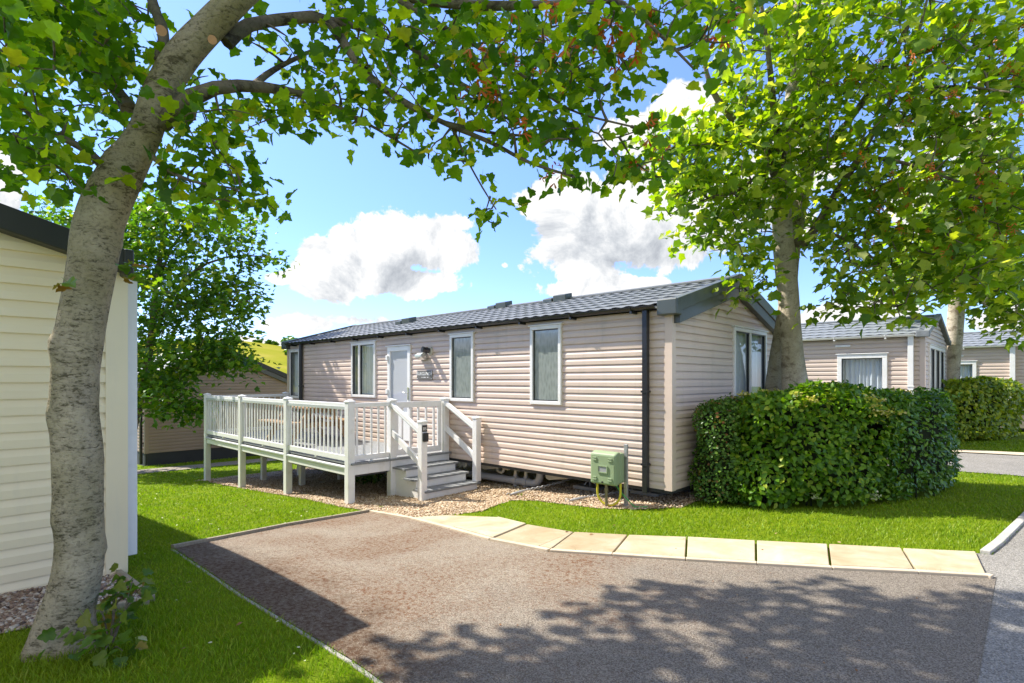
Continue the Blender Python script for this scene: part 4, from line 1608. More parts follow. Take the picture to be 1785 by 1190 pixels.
def right_tree():
    r = empty('sycamore_tree', (.75, 2.75, float(gz(.75, 2.75))), 'big sycamore behind the flowering hedge with two pale trunks and dense crown', 'tree', 'sycamore trees')
    D = 8.1
    skel = []
    mb = MB()
    w = limb(mb, W4([(1390, 830, D, .23), (1388, 700, D, .20), (1386, 672, D, .180), (1381, 620, D, .155), (1376, 540, D, .142), (1368, 450, D, .15), (1364, 400, D, .14), (1362, 330, D, .12), (1372, 240, D, .10), (1384, 120, D, .08), (1392, -40, D, .06), (1400, -200, D, .03)]), 40, 14, .015)
    skel += list(w[14:, :3])
    mb.build('trunk', M['bark_right'], r)
    mb = MB()
    w = limb(mb, W4([(1343, 830, 8.7, .16), (1348, 700, 8.7, .145), (1353, 650, 8.7, .135), (1360, 600, 8.65, .125), (1368, 555, 8.6, .12), (1376, 490, 8.55, .115), (1385, 400, 8.5, .12), (1410, 280, 8.6, .10), (1430, 130, 8.7, .07), (1440, -50, 8.8, .05)]), 30, 14, .015)
    skel += list(w[14:, :3])
    mb.build('trunk', M['bark_right'], r)
    mb = MB()
    for pts in ([(1364, 420, D, .09), (1395, 430, D, .075), (1420, 400, 7.9, .06), (1455, 340, 7.7, .05), (1500, 270, 7.5, .04), (1560, 160, 7.3, .03), (1600, 60, 7.2, .02), (1630, -60, 7.1, .01)],
                [(1362, 345, D, .09), (1345, 280, D, .075), (1310, 240, 7.9, .06), (1262, 190, 7.8, .05), (1235, 140, 7.7, .035), (1222, 60, 7.6, .02)],
                [(1366, 300, D, .07), (1350, 200, 7.8, .05), (1340, 100, 7.6, .035), (1320, -40, 7.4, .02)],
                [(1372, 240, D, .06), (1420, 180, 8.2, .05), (1450, 80, 8.3, .035), (1490, -60, 8.4, .02)],
                [(1400, 300, 8.3, .06), (1480, 210, 8.3, .05), (1560, 90, 8.2, .04), (1590, 20, 8.1, .03), (1600, -80, 8, .02)],
                [(1310, 240, 7.9, .03), (1230, 250, 7.6, .02), (1170, 260, 7.4, .01)],
                [(1345, 280, D, .03), (1290, 330, 7.7, .02), (1220, 350, 7.4, .01)],
                [(1420, 400, 7.9, .03), (1480, 420, 7.5, .02), (1540, 470, 7.2, .012), (1570, 555, 7.0, .006)],
                [(1500, 270, 7.5, .03), (1600, 290, 7.0, .02), (1700, 330, 6.5, .012)],
                [(1560, 160, 7.3, .02), (1660, 150, 6.6, .015), (1760, 160, 6.0, .01)]):
        w = limb(mb, W4(pts), 12, 8, .03)
        skel += list(w[2:, :3])
    B = [(1300, 280, 150, 110, 7.8, .9, 170), (1200, 260, 80, 90, 7.5, .6, 60), (1420, 330, 160, 120, 8.0, 1.0, 150), (1350, 120, 160, 130, 7.9, 1.1, 150), (1280, 400, 110, 60, 7.7, .7, 60),
         (1340, 470, 70, 40, 7.9, .5, 26), (1300, 510, 40, 30, 7.6, .3, 9), (1520, 220, 150, 150, 7.6, 1.0, 130), (1480, 60, 170, 110, 7.8, 1.1, 110), (1500, 440, 120, 70, 7.6, .8, 70),
         (1470, 520, 80, 36, 7.4, .4, 22), (1560, 540, 70, 30, 7.1, .4, 14), (1640, 330, 130, 130, 7.0, .9, 110), (1660, 130, 140, 140, 6.8, .9, 110), (1720, 440, 100, 80, 6.8, .8, 60), (1610, 460, 90, 60, 7.2, .6, 40),
         (1760, 250, 90, 200, 6.3, .8, 90), (1740, 40, 100, 90, 6.2, .8, 50), (1400, -80, 260, 120, 7.8, 1.3, 70), (1650, -80, 200, 120, 7, 1.2, 50), (1180, 340, 40, 40, 7.4, .3, 14), (1395, 560, 20, 25, 7.6, .2, 4)]
    B = [b[:4] + (max(b[4], 6.9), b[5], int(b[6] * .8)) for b in B]
    C = np.concatenate([blob(*b) for b in B])
    u, v, d = project(C)
    hid = inside(np.stack([u, v], -1), [(1335, 372), (1395, 372), (1400, 430), (1440, 440), (1420, 660), (1340, 660)]) & (d < 8.25)
    gap = inside(np.stack([u, v], -1), [(1160, 60), (1235, 80), (1245, 150), (1190, 215), (1150, 190)])
    C = C[~hid & ~gap]
    mt = MB()
    twigs(mt, skel, C, .010)
    mb.add(mt.v, mt.f, True)
    mb.build('branches', M['bark_dark'], r)
    V, F = leaves_at(C, 8, .15, .150, (-.35, -.2, 1), .75, .5, SYS)
    mesh_np('crown', V, F, M['leaf_right'], r)
    S = C[in_poly_px(C, [(1450, 100), (1800, -20), (1800, 470), (1500, 440)])]
    keys_at(S, 170, .10, .062, M['seed'], r)


right_tree()


def third_tree():
    p = at(1660, 700, 14.5)
    r = empty('sycamore_tree', (p[0], p[1], float(gz(p[0], p[1]))), 'slim grey trunked sycamore rising behind the lime green hedge', 'tree', 'sycamore trees')
    mb = MB()
    D = 14.5
    w = limb(mb, W4([(1655, 800, D, .26), (1656, 700, D, .22), (1658, 640, D, .20), (1664, 580, D, .19), (1668, 530, D, .185), (1675, 470, D, .17), (1690, 380, D, .14), (1700, 260, D, .09), (1710, 120, D, .05)]), 26, 14, .02)
    skel = list(w[8:, :3])
    for pts in ([(1672, 480, D, .09), (1630, 420, 12.8, .06), (1580, 380, 12.4, .03)], [(1676, 460, D, .09), (1720, 420, 12.8, .06), (1780, 400, 12.4, .03)], [(1668, 540, D, .05), (1720, 520, 12.6, .03), (1770, 530, 12.2, .015)]):
        w = limb(mb, W4(pts), 9, 7, .03)
        skel += list(w[2:, :3])
    B = [(1660, 430, 130, 80, 13.0, 1.6, 110), (1740, 500, 70, 60, 12.6, 1.2, 60), (1600, 480, 80, 50, 12.8, 1.2, 50), (1800, 420, 90, 120, 13.0, 1.5, 70), (1700, 300, 140, 130, 13.4, 1.5, 70), (1775, 560, 30, 30, 12.4, .6, 14)]
    C = np.concatenate([blob(*b) for b in B])
    u, v, d = project(C)
    C = C[~(inside(np.stack([u, v], -1), [(1640, 520), (1700, 520), (1690, 700), (1630, 700)]) & (d < 13.4))]
    mt = MB()
    twigs(mt, skel, C, .013)
    mb.add(mt.v, mt.f, True)
    mb.build('trunk', M['bark_right'], r)
    V, F = leaves_at(C, 11, .22, .21, (-.25, -.1, 1), .6, .4, SYS)
    mesh_np('crown', V, F, M['leaf_right'], r)


third_tree()


def back_tree():
    p = at(226, 812, 15.0)
    r = empty('leafy_tree', (p[0], p[1], float(gz(p[0], p[1]))), 'dense dark green tree with twin thin stems beside the dark brown caravan', 'tree')
    mb = MB()
    D = 15.0
    w = limb(mb, W4([(222, 835, D, .13), (226, 780, D, .11), (236, 730, D, .10), (250, 670, D, .095), (262, 600, D, .09), (270, 520, D, .08), (280, 440, D, .06), (290, 370, D, .03)]), 22, 10, .03)
    skel = list(w[5:, :3])
    w = limb(mb, W4([(221, 838, D - .1, .10), (222, 770, D - .1, .09), (214, 700, D - .1, .08), (200, 600, D, .07), (190, 500, D, .05), (180, 400, D, .02)]), 14, 10, .03)
    skel += list(w[4:, :3])
    mb.build('trunk', M['bark_dark'], r)
    mb = MB()
    for pts in ([(262, 600, D, .06), (310, 500, D, .045), (370, 455, D, .03), (440, 445, D, .02), (500, 455, D, .008)], [(265, 560, D, .05), (320, 530, 14.6, .04), (400, 520, 14.3, .02), (450, 530, 14.2, .01)],
                [(250, 670, D, .05), (310, 640, 14.5, .03), (390, 640, 14.2, .015)], [(270, 520, D, .05), (300, 430, 14.8, .03), (350, 380, 14.7, .015)], [(245, 690, D, .04), (290, 690, 14.4, .02), (340, 700, 14.1, .01)],
                [(200, 600, D, .05), (150, 520, D, .03), (90, 420, D, .015)]):
        w = limb(mb, W4(pts), 10, 7, .04)
        skel += list(w[1:, :3])
    B = [(280, 400, 110, 65, 15, 1.6, 120), (400, 400, 70, 50, 14.9, 1.2, 44), (300, 510, 130, 60, 14.8, 1.6, 120), (400, 520, 70, 40, 14.5, 1.0, 44), (455, 455, 45, 14, 14.9, .5, 12), (290, 620, 120, 60, 14.5, 1.4, 120),
         (390, 630, 60, 34, 14.3, .9, 38), (280, 690, 80, 34, 14.3, 1.2, 50), (320, 715, 50, 20, 14.2, .7, 18), (170, 440, 110, 80, 15.3, 1.5, 80), (160, 580, 90, 110, 15.2, 1.5, 70), (90, 380, 60, 40, 15.2, 1, 24), (380, 590, 60, 30, 14.3, .8, 20)]
    C = np.concatenate([blob(*b) for b in B])
    mt = MB()
    twigs(mt, skel, C, .010)
    mb.add(mt.v, mt.f, True)
    mb.build('branches', M['bark_dark'], r)
    V, F = leaves_at(C, 15, .21, .165, (-.2, -.1, 1), .6, .4, SYS)
    mesh_np('crown', V, F, M['leaf_back'], r)


back_tree()

# ------------------------------------------------------------------ hedges and plants
def hedge(name, label, cat, plan, h, n, size, mat, tmpl, lump=.07, flowers=0, group=None, bare=.03, fl_mat='flower', base_in=.10):
    """clipped bush: leaves over and just inside a rounded block; a solid dark core, added to block the view through, shows between them"""
    P2 = np.array(plan, float)
    c = P2.mean(0)
    r = empty(name, (c[0], c[1], float(gz(c[0], c[1]))), label, cat, group)
    # perimeter samples
    E = np.roll(P2, -1, 0) - P2
    Ln = np.linalg.norm(E, axis=1)
    area = abs(np.sum(P2[:, 0] * np.roll(P2[:, 1], -1) - np.roll(P2[:, 0], -1) * P2[:, 1])) / 2
    ns = int(n * Ln.sum() * h / (Ln.sum() * h + area))
    k = rng.choice(len(P2), ns, p=Ln / Ln.sum())
    t = rng.uniform(0, 1, (ns, 1))
    side = P2[k] + E[k] * t
    nrm = np.stack([E[k][:, 1], -E[k][:, 0]], -1) / Ln[k][:, None]
    nrm *= np.sign(((side - c) * nrm).sum(1, keepdims=True))
    zz = h * rng.uniform(bare, 1, ns) ** .9
    inset = np.where(zz > h - .28, .28 - np.sqrt(np.maximum(0, .28 ** 2 - (zz - h + .28) ** 2)), 0) + np.where(zz < .3, (.3 - zz) * base_in * 2, 0)
    lumps = lump * (np.sin(side[:, 0] * 7.3 + zz * 5) + np.sin(side[:, 1] * 8.1 - zz * 6.7 + 1)) * .6
    dep = np.abs(rng.normal(0, .07, ns))
    side = side + nrm * (lumps - inset - dep)[:, None]
    A = np.c_[side, gz(side[:, 0], side[:, 1]) + zz]
    UA = np.c_[nrm * .9, np.full(ns, .55)]
    nt = n - ns
    lo, hi = P2.min(0), P2.max(0)
    T2 = rng.uniform(lo, hi, (nt * 4, 2))
    T2 = T2[inside(T2, plan)][:nt]
    edge = np.min(np.abs(np.stack([((T2 - P2[i]) @ np.array((E[i][1], -E[i][0]))) / Ln[i] for i in range(len(P2))], -1)), axis=-1)
    zt = h - np.where(edge < .28, .28 - np.sqrt(np.maximum(0, .28 ** 2 - (.28 - np.minimum(edge, .28)) ** 2)), 0) + lump * .8 * (np.sin(T2[:, 0] * 6.1) + np.sin(T2[:, 1] * 7.7)) - np.abs(rng.normal(0, .05, len(T2)))
    Bp = np.c_[T2, gz(T2[:, 0], T2[:, 1]) + zt]
    UB = np.tile((0, 0, 1.), (len(T2), 1))
    P = np.vstack([A, Bp])
    U = np.vstack([UA, UB])
    nn = U + rng.normal(0, .5, U.shape)
    nn /= np.linalg.norm(nn, axis=1, keepdims=True)
    tt = rng.normal(0, .8, U.shape) + U * .5 + np.array((0, 0, -.1))
    tt -= nn * (tt * nn).sum(1, keepdims=True)
    tt /= np.linalg.norm(tt, axis=1, keepdims=True)
    V, F = scatter(P, tt, np.cross(nn, tt), nn, size * rng.uniform(.55, 1.2, len(P)), *tmpl)
    mesh_np('foliage', V, F, mat, r)
    # solid dark core added to close the gaps, with stems around it
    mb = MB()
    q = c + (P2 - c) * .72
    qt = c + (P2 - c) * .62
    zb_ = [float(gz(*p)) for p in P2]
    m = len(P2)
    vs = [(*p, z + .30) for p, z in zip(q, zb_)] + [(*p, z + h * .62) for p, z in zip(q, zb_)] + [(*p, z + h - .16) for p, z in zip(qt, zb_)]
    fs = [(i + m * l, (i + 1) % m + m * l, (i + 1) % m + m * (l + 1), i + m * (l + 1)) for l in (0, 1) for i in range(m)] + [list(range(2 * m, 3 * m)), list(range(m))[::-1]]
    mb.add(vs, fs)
    for i in range(int(16 * area ** .5)):
        a = P2[rng.integers(m)] * .62 + c * .38 + rng.normal(0, .08, 2)
        if not inside((c + (a - c) * 1.45)[None], plan)[0]: continue
        b_ = a + (a - c) * rng.uniform(-.1, .22)
        mb.tube([(*a, float(gz(*a)) - .02), (*((a + b_) / 2), float(gz(*a)) + .15), (*b_, float(gz(*a)) + h * rng.uniform(.3, .6))], [.012, .009, .004], 5, cap=False)
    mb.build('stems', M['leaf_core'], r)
    if flowers:
        # flower heads: small domes of florets along the sunny top edge, a few low down
        ids = np.where((A[:, 2] - gz(A[:, 0], A[:, 1]) > h * .78))[0]
        ids = rng.choice(ids, flowers)
        Q = A[ids] + UA[ids] * .075
        k2 = 26
        C2 = np.repeat(Q, k2, axis=0) + rng.normal(0, .030, (flowers * k2, 3)) * np.array((1, 1, .5))
        T, B2, N2 = frames(len(C2), (0, 0, 1), .5)
        V, F = scatter(C2, T, B2, N2, np.full(len(C2), .034), *oval_leaf(.42))
        mesh_np('blossom', V, F, M[fl_mat], r)
        ids = rng.choice(np.where(A[:, 2] - gz(A[:, 0], A[:, 1]) < h * .4)[0], max(3, flowers // 5))
        Q = A[ids] + UA[ids] * .05
        C2 = np.repeat(Q, k2, axis=0) + rng.normal(0, .022, (len(ids) * k2, 3))
        T, B2, N2 = frames(len(C2), (0, 0, 1), .5)
        V, F = scatter(C2, T, B2, N2, np.full(len(C2), .030), *oval_leaf(.42))
        mesh_np('blossom', V, F, M['flower_pale'], r)
    return r


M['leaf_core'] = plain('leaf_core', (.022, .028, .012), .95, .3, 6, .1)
hedge('flowering_hedge', 'broad clipped hydrangea hedge with yellow flower heads in front of the caravan end', 'hedge',
      [(.50, .62), (.62, .36), (.95, .28), (1.35, .48), (1.75, .86), (2.02, 1.40), (2.15, 2.0), (2.0, 3.3), (1.0, 3.6), (.45, 2.6)], 1.34, 17000, .080, M['leaf_hedge'], OVAL, .085, 60)
hedge('shrub', 'small leaved dark green shrub touching the corner of the pink beige caravan', 'shrub',
      [(.09, 1.1), (.07, .70), (.10, .36), (.28, .16), (.52, .12), (.74, .28), (.74, .62), (.62, 1.2), (.35, 1.6)], 1.28, 9000, .042, M['leaf_small'], oval_leaf(.36), .05, 0)
hedge('shrub', 'glossy dark leaved shrub at the roadside end of the flowering hedge', 'shrub',
      [(2.0, 1.42), (2.22, 1.75), (2.46, 2.4), (2.54, 3.1), (2.4, 3.7), (2.05, 3.5), (1.95, 2.4)], 1.30, 5200, .080, M['leaf_glossy'], oval_leaf(.22), .06, 0)
hedge('hedge', 'lime green clipped hedge beyond the side road', 'hedge',
      [(1.78, 10.3), (2.15, 10.45), (2.75, 11.7), (3.08, 13.2), (2.9, 14.3), (1.5, 14.4), (1.4, 12.3), (1.74, 12.0)], 1.47, 9500, .11, M['leaf_lime'], oval_leaf(.34), .07, 0)
hedge('shrub', 'low dark bush in the gravel under the deck', 'shrub', [(-6.8, -.6), (-6.3, -.75), (-5.9, -.55), (-6.0, -.2), (-6.6, -.15)], .36, 900, .06, M['leaf_glossy'], OVAL, .03, 0)


def sapling():
    b = at(192, 1095, 3.12)
    g = float(gz(b[0], b[1]))
    r = empty('sapling', (b[0], b[1], g), 'young sycamore seedling with red tinged leaves at the foot of the leaning tree', 'plant')
    mb = MB()
    C = []
    for i in range(13):
        a = rng.uniform(0, 6.28)
        tip = np.array((b[0] + rng.normal(.03, .10), b[1] + rng.normal(.02, .09), g + rng.uniform(.05, .30)))
        mb.tube([(b[0], b[1], g - .02), ((b[0] + tip[0]) / 2, (b[1] + tip[1]) / 2, g + (tip[2] - g) * .7), tip], [.005, .004, .002], 5)
        C.append(tip)
    tip = np.array(at(232, 1010, 3.25))
    mb.tube([(b[0], b[1], g), (b[0] + .06, b[1] + .05, g + .2), tip], [.005, .004, .002], 5)
    C += [tip, tip + (.03, .02, -.05)]
    mb.build('stem', M['bark_dark'], r)
    V, F = leaves_at(np.array(C), 5, .045, .078, (.1, -.5, 1), .5, .5)
    mesh_np('leaves', V, F, M['leaf_young'], r)


sapling()

# ------------------------------------------------------------------ grass, stones, litter
NOGRASS = [DRIVE, GRAVEL, ROAD, [(2.9, -1.0), (3.2, -1.0), (3.2, -.2), (2.9, -.26)], SIDE, LBED, SLAB_F + SLAB_B[::-1], [(-20, -9.3), (-2.02, -9.3), (-2.02, -5.3), (-20, -5.3)],
           [(-11, 0), (0, 0), (0, 4), (-11, 4)], [(-13.9, -12), (-13.9, 8), (-15, 8), (-15, -12)], [(-25, -2), (-16, -2), (-16, 2.4), (-25, 2.4)], [(-2, 7.8), (3.4, 7.8), (3.4, 8.4), (-2, 8.4)], [(-8, 7.97), (1.62, 7.97), (1.62, 12), (-8, 12)],
           [(.12, .8), (.45, .35), (.95, .4), (1.75, .95), (2.4, 2.6), (2.3, 3.5), (.4, 3.0)]]


def grass():
    Vs, Fs, base = [], [], 0
    cells = [(-1.6, 3.0, -6.6, -4.7, 1), (-14, -1.6, -5.4, -1.8, 1), (-3.2, 3.2, -2.4, 5.0, 1), (-16, -10.6, -2.5, 2.4, 1), (1.0, 3.4, 8.3, 12.0, 1)]
    for x0, x1, y0, y1, _ in cells:
        n = int((x1 - x0) * (y1 - y0) * 7000)
        P = np.c_[rng.uniform(x0, x1, n), rng.uniform(y0, y1, n)]
        d = (np.c_[P, np.full(n, 0)] - CAM) @ AY
        u = CX + FPX * ((np.c_[P, np.full(n, 0)] - CAM) @ AX) / np.maximum(d, .1)
        ok = (d > 2.2) & (u > -60) & (u < 1850)
        P, d = P[ok], d[ok]
        keep = rng.uniform(0, 1, len(P)) < np.minimum(1, 14 / d ** 2)
        P, d = P[keep], d[keep]
        for poly in NOGRASS:
            m = ~inside(P, poly)
            P, d = P[m], d[m]
        n = len(P)
        z = gz(P[:, 0], P[:, 1])
        patch = .5 + .5 * np.sin(P[:, 0] * 2.3 + np.sin(P[:, 1] * 1.7) * 2) * np.sin(P[:, 1] * 2.9 + 1)
        near = np.exp(-((P[:, 0] + .65) ** 2 + (P[:, 1] + 5.75) ** 2) / .15)
        h = (.024 + .014 * patch + .035 * near) * rng.uniform(.5, 1.4, n)
        w = np.maximum(.0042, .00115 * d) * rng.uniform(.7, 1.3, n)
        a = rng.uniform(0, 6.283, n)
        lean = rng.uniform(.2, 1.1, n) * h
        b = rng.uniform(0, 6.283, n)
        S = np.c_[np.cos(a), np.sin(a), np.zeros(n)] * (w / 2)[:, None]
        Ld = np.c_[np.cos(b), np.sin(b), np.zeros(n)]
        O = np.c_[P, z - .004]
        mid = O + Ld * (lean * .35)[:, None] + np.c_[np.zeros((n, 2)), h * .6]
        tip = O + Ld * lean[:, None] + np.c_[np.zeros((n, 2)), h]
        V = np.stack([O - S, O + S, mid - S * .8, mid + S * .8, tip], 1).reshape(-1, 3)
        k = (np.arange(n) * 5)[:, None, None]
        F = (np.array([(0, 1, 3), (0, 3, 2), (2, 3, 4)])[None] + k).reshape(-1, 3)
        Vs.append(V)
        Fs.append(F + base)
        base += len(V)
    o = mesh_np('grass', np.vstack(Vs), np.vstack(Fs), M['grass_blade'])
    tag(o, 'short mown bright green lawn grass around the drive', 'grass', kind='stuff')


grass()


def rock_template():
    bm = bmesh.new()
    bmesh.ops.create_icosphere(bm, subdivisions=1, radius=.5)
    v = np.array([p.co for p in bm.verts])
    f = np.array([[q.index for q in t.verts] for t in bm.faces])
    bm.free()
    v = v * (1 + rng.normal(0, .12, (len(v), 1)))
    return v, f


def stones(name, label, P, z, smin, smax, mat):
    n = len(P)
    t = rock_template()
    T, B, N = frames(n, (0, 0, 1), .5)
    S = rng.uniform(smin, smax, n)
    P3 = np.c_[P, z + S * .12]
    tv = t[0] * np.array((1, .75, .55))
    V, F = scatter(P3, T, B, N, S, tv, t[1])
    tag(mesh_np(name, V, F, mat, smooth=True), label, 'gravel', kind='stuff')


P = np.c_[rng.uniform(-11, .2, 42000), rng.uniform(-2.3, .9, 42000)]
d = (np.c_[P, np.zeros(len(P))] - CAM) @ AY
P = P[inside(P, GRAVEL) & (rng.uniform(0, 1, len(P)) < np.minimum(1, 60 / d ** 2))]
stones('gravel_stones', 'golden gravel chippings around the steps and under the deck', P, gz(P[:, 0], P[:, 1]) + .008, .016, .042, M['gravel_stone'])
P = np.c_[rng.uniform(-2.1, -1.15, 6000), rng.uniform(-7.2, -5.34, 6000)]
stones('gravel_stones', 'mixed brown and grey pebbles in the bed under the cream caravan', P, gz(P[:, 0], P[:, 1]) + .008, .018, .050, M['gravel_dark_stone'])


def litter():
    n = 420
    P = np.c_[rng.uniform(-6, 3.0, n), rng.uniform(-6.3, -.6, n)]
    keep = (inside(P, DRIVE) & (rng.uniform(0, 1, n) < .9)) | (rng.uniform(0, 1, n) < .14)
    P = P[keep]
    T, B, N = frames(len(P), (0, 0, 1), .25)
    ing = ~inside(P, DRIVE)
    S = np.where(ing, rng.uniform(.02, .05, len(P)), rng.uniform(.008, .022, len(P)))
    V, F = scatter(np.c_[P, gz(P[:, 0], P[:, 1]) + np.where(ing, .03, .018)], T, B, N, S, *oval_leaf(.3))
    tag(mesh_np('leaf_litter', V, F, M['dead_leaf']), 'brown leaf fragments scattered over the drive and lawn', 'leaf litter', kind='stuff')
    n = 260
    P = np.c_[rng.uniform(-10, 3.0, n), rng.uniform(-5.4, -1.9, n)]
    for poly in NOGRASS: P = P[~inside(P, poly)]
    T, B, N = frames(len(P), (0, 0, 1), .3)
    V, F = scatter(np.c_[P, gz(P[:, 0], P[:, 1]) + .036], T, B, N, rng.uniform(.012, .03, len(P)), *oval_leaf(.4))
    tag(mesh_np('daisies', V, F, M['flower_pale']), 'tiny pale daisies and clover heads dotted over the sunlit lawn', 'daisies', kind='stuff')
    p = at(236, 1106, 3.18)
    q = np.array([[p[0], p[1], float(gz(p[0], p[1])) + .035]])
    T, B, N = np.array([[.9, .4, .05]]), np.array([[-.4, .9, 0.]]), np.array([[0, 0, 1.]])
    V, F = scatter(q, T, B, N, np.array([.10]), *oval_leaf(.22))
    tag(mesh_np('fallen_leaf', V, F, M['flower_pale']), 'single pale curled leaf lying on the grass beside the seedling', 'leaf')


litter()

# ------------------------------------------------------------------ hills
def hills():
    th = np.radians(np.linspace(110, 215, 90))
    rr = np.r_[np.linspace(70, 460, 40), 520, 700]
    T, Rr = np.meshgrid(th, rr)
    X, Y = CAM[0] + Rr * np.cos(T), CAM[1] + Rr * np.sin(T)
    s = np.clip((Rr - 110) / 300, 0, 1)
    Z = -4 + 27 * s * s * (3 - 2 * s) * (1 + .10 * np.sin(T * 9 + 1) + .06 * np.sin(T * 23)) - np.clip((Rr - 440) / 10, 0, 8)
    V = np.stack([X, Y, Z], -1).reshape(-1, 3)
    nx, ny = len(th), len(rr)
    i, j = np.meshgrid(np.arange(nx - 1), np.arange(ny - 1))
    a = (j * nx + i).ravel()
    F = np.stack([a, a + 1, a + nx + 1, a + nx], -1)
    tag(mesh_np('hills', V, F, M['hill'], smooth=True), kind='structure')
    # wood on the slope: crowns of many leaf clumps
    n = 150
    C = []
    for k in range(n):
        an = R(rng.uniform(147, 155.9))
        rad = rng.uniform(270, 372)
        if k > 100:
            an, rad = R(rng.uniform(150, 200)), rng.uniform(395, 425)
        sm = min(1, max(0, (rad - 110) / 300))
        z = -4 + 27 * sm * sm * (3 - 2 * sm) * (1 + .10 * math.sin(an * 9 + 1) + .06 * math.sin(an * 23))
        q = rng.normal(0, 1, (120, 3))
        q /= np.linalg.norm(q, axis=1, keepdims=True)
        s = rng.uniform(2.6, 4.6) * (.4 if k > 100 else 1)
        C.append(np.array((CAM[0] + rad * math.cos(an), CAM[1] + rad * math.sin(an), z + s * .7)) + q * s * np.array((1, 1, .8)))
    C = np.concatenate(C)
    T_, B_, N_ = frames(len(C), (-.3, 0, 1), .5)
    V, F = scatter(C, T_, B_, N_, rng.uniform(1.2, 2.2, len(C)), *SYS)
    tag(mesh_np('wood', V, F, M['leaf_glossy']), 'dark wood on the far green hillside', 'wood', kind='stuff')


hills()

# ------------------------------------------------------------------ light and sky
SUN = np.array((-2.05, -.78, 2.47))
SUN = SUN / np.linalg.norm(SUN)
el = math.asin(SUN[2])
sl = bpy.data.lights.new('sun', 'SUN')
sl.energy = 4.3
sl.angle = R(.53)
sl.color = (1, .94, .84)
so = bpy.data.objects.new('sun', sl)
COL.objects.link(so)
so.location = (-10, -4, 14)
so.rotation_euler = Vector(SUN).to_track_quat('Z', 'Y').to_euler()

SKYK = .15


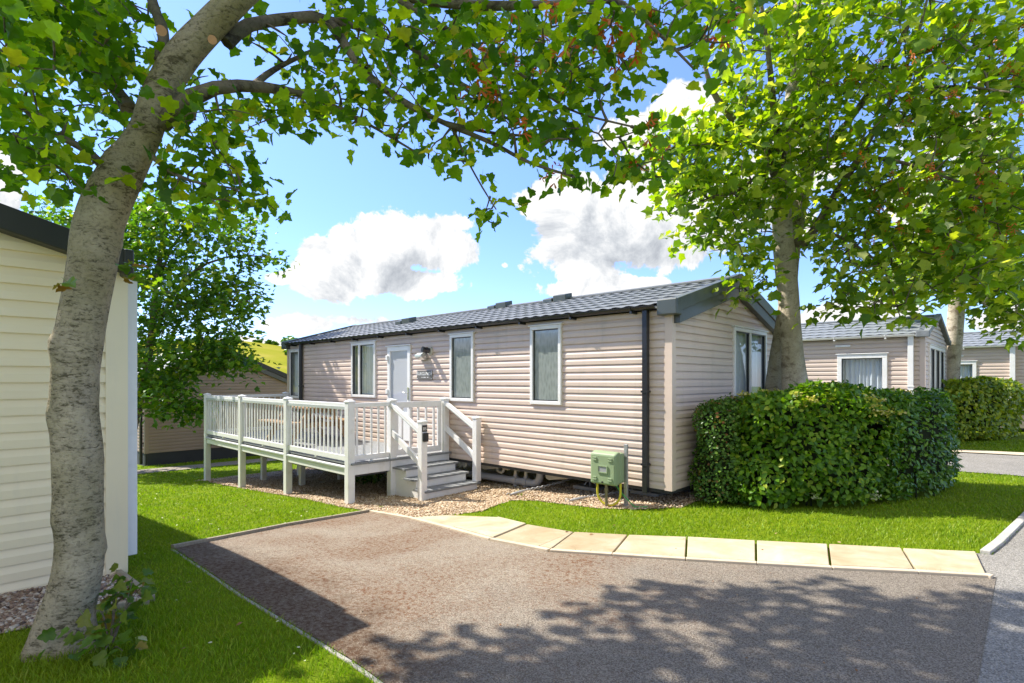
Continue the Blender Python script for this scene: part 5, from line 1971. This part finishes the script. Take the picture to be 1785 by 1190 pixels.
def sky():
    w = bpy.data.worlds.new('World')
    scene.world = w
    w.use_nodes = True
    nt = w.node_tree
    bg = nt.nodes['Background']
    st = node(nt, 'ShaderNodeTexSky', sky_type='NISHITA', sun_disc=False)
    st.sun_elevation = el
    st.sun_rotation = math.atan2(SUN[0], SUN[1])
    st.air_density, st.dust_density, st.ozone_density = 1.0, .15, 2.0
    tc = node(nt, 'ShaderNodeTexCoord')
    D = tc.outputs['Generated']
    sp = node(nt, 'ShaderNodeSeparateXYZ')
    nt.links.new(D, sp.inputs[0])
    az = math_n(nt, 'ARCTAN2', sp.outputs[1], sp.outputs[0])
    ele = math_n(nt, 'ARCSINE', sp.outputs[2])

    def ang(u, v):
        q = at(u, v, 1.0) - CAM
        q /= np.linalg.norm(q)
        return math.atan2(q[1], q[0]), math.asin(q[2])

    def blobs(L):
        tot = None
        for u, v, ru, rv, s in L:
            a, e = ang(u, v)
            k = math.cos(math.atan((u - CX) / FPX)) ** 2 / FPX
            x = math_n(nt, 'MULTIPLY', math_n(nt, 'SUBTRACT', az, a), 1 / (ru * k))
            y = math_n(nt, 'MULTIPLY', math_n(nt, 'SUBTRACT', ele, e), 1 / (rv * math.sqrt(k / FPX)))
            q = math_n(nt, 'ADD', math_n(nt, 'MULTIPLY', x, x), math_n(nt, 'MULTIPLY', y, y))
            g = math_n(nt, 'MULTIPLY', math_n(nt, 'EXPONENT', math_n(nt, 'MULTIPLY', q, -1.0)), s)
            tot = g if tot is None else math_n(nt, 'MAXIMUM', tot, g)
        return tot
    solid = blobs([(1010, 420, 110, 90, 1.0), (1160, 400, 150, 80, 1.0), (980, 350, 90, 50, 1.0), (560, 440, 60, 40, .9), (700, 420, 120, 55, 1.0), (450, 600, 140, 22, .55), (1130, 360, 140, 90, 1.0), (640, 445, 110, 60, 1.0), (585, 470, 80, 62, .95), (760, 440, 100, 45, .9), (700, 490, 150, 36, .85), (1080, 400, 150, 70, 1.0), (960, 450, 80, 45, .8), (1000, 340, 80, 45, .95), (1170, 430, 110, 60, .9),
                   (1060, 500, 150, 24, .95), (1200, 185, 90, 55, 1.0), (1100, 235, 80, 40, .9), (520, 565, 110, 26, .7), (640, 560, 150, 16, .62), (490, 484, 26, 13, .75), (-30, 330, 90, 90, 1.0), (1340, 330, 130, 120, .8),
                   (1480, 560, 160, 50, .8), (880, 545, 90, 12, .7), (1640, 300, 160, 150, .7), (1780, 560, 150, 40, .8), (470, 440, 60, 20, .0), (880, 462, 16, 10, .6), (770, 390, 90, 20, .55)])
    grey = blobs([(690, 478, 110, 36, 1.0), (600, 490, 60, 22, .8), (1060, 430, 120, 62, 1.0), (1200, 450, 90, 28, .7), (960, 395, 60, 34, .7), (1340, 340, 110, 90, .6), (640, 545, 120, 12, .5)])
    n1 = noise(nt, D, 8.5, 12, .66, .35)
    n2 = noise(nt, D, 22, 6, .6, .2)
    sh = node(nt, 'ShaderNodeMapping')
    sh.inputs['Location'].default_value = (-.018, -.004, .020)
    nt.links.new(D, sh.inputs['Vector'])
    n1b = noise(nt, sh.outputs[0], 8.5, 12, .66, .35)
    # unseen broken cloud overhead and behind the lens, added as neutral fill light
    c2 = math.radians(YAW + 90)
    face = math_n(nt, 'ADD', math_n(nt, 'MULTIPLY', sp.outputs[0], -math.cos(c2)), math_n(nt, 'MULTIPLY', sp.outputs[1], -math.sin(c2)))
    rest = math_n(nt, 'ADD', math_n(nt, 'MULTIPLY', face, 1.6), math_n(nt, 'MULTIPLY', math_n(nt, 'SUBTRACT', sp.outputs[2], .62), 2.2))
    rest = math_n(nt, 'MINIMUM', math_n(nt, 'MAXIMUM', rest, 0.0), .62)
    solid = math_n(nt, 'MAXIMUM', solid, rest)
    dens = math_n(nt, 'ADD', solid, math_n(nt, 'MULTIPLY', math_n(nt, 'SUBTRACT', n1, .5), 1.45))
    dens = math_n(nt, 'ADD', dens, math_n(nt, 'MULTIPLY', math_n(nt, 'SUBTRACT', n2, .5), .42))
    mask = node(nt, 'ShaderNodeMapRange', interpolation_type='SMOOTHSTEP')
    mask.inputs['From Min'].default_value = .46
    mask.inputs['From Max'].default_value = .56
    nt.links.new(dens, mask.inputs['Value'])
    # lit towards the sun, grey in the thick undersides
    lit = math_n(nt, 'MULTIPLY_ADD', math_n(nt, 'SUBTRACT', n1, n1b), 2.6, .80)
    gr = math_n(nt, 'MULTIPLY', grey, math_n(nt, 'MULTIPLY_ADD', n2, .7, .55))
    lit = math_n(nt, 'SUBTRACT', lit, math_n(nt, 'MULTIPLY', gr, .50), clamp=True)
    cc = ramp(nt, lit, [(0, (.46, .49, .54)), (.35, (.66, .69, .73)), (.65, (.90, .91, .92)), (.85, (1.04, 1.02, .99))])
    sc = node(nt, 'ShaderNodeVectorMath', operation='SCALE')
    sc.inputs['Scale'].default_value = CLOUDK
    nt.links.new(cc, sc.inputs[0])
    # clear sky from the sky texture, tinted, and darkened towards the horizon
    skyc = mix_c(nt, 1.0, st.outputs[0], SKYTINT, 'MULTIPLY')
    hz = ramp(nt, sp.outputs[2], [(0, (.70, .75, .86)), (.28, (.82, .86, .91)), (.5, (1, 1, 1))])
    skyc = mix_c(nt, 1.0, skyc, hz, 'MULTIPLY')
    out = mix_c(nt, mask.outputs[0], skyc, sc.outputs[0])
    nt.links.new(out, bg.inputs['Color'])
    bg.inputs['Strength'].default_value = SKYK


CLOUDK = 3.3
SKYTINT = (.71, .77, 1.02)
sky()

vs = scene.view_settings
vs.view_transform = 'Standard'
vs.look = 'None'
vs.exposure = 1.17
vs.gamma = 1
scene.cycles.max_bounces = 8
scene.cycles.transparent_max_bounces = 8
scene.cycles.caustics_reflective = False
scene.cycles.caustics_refractive = False
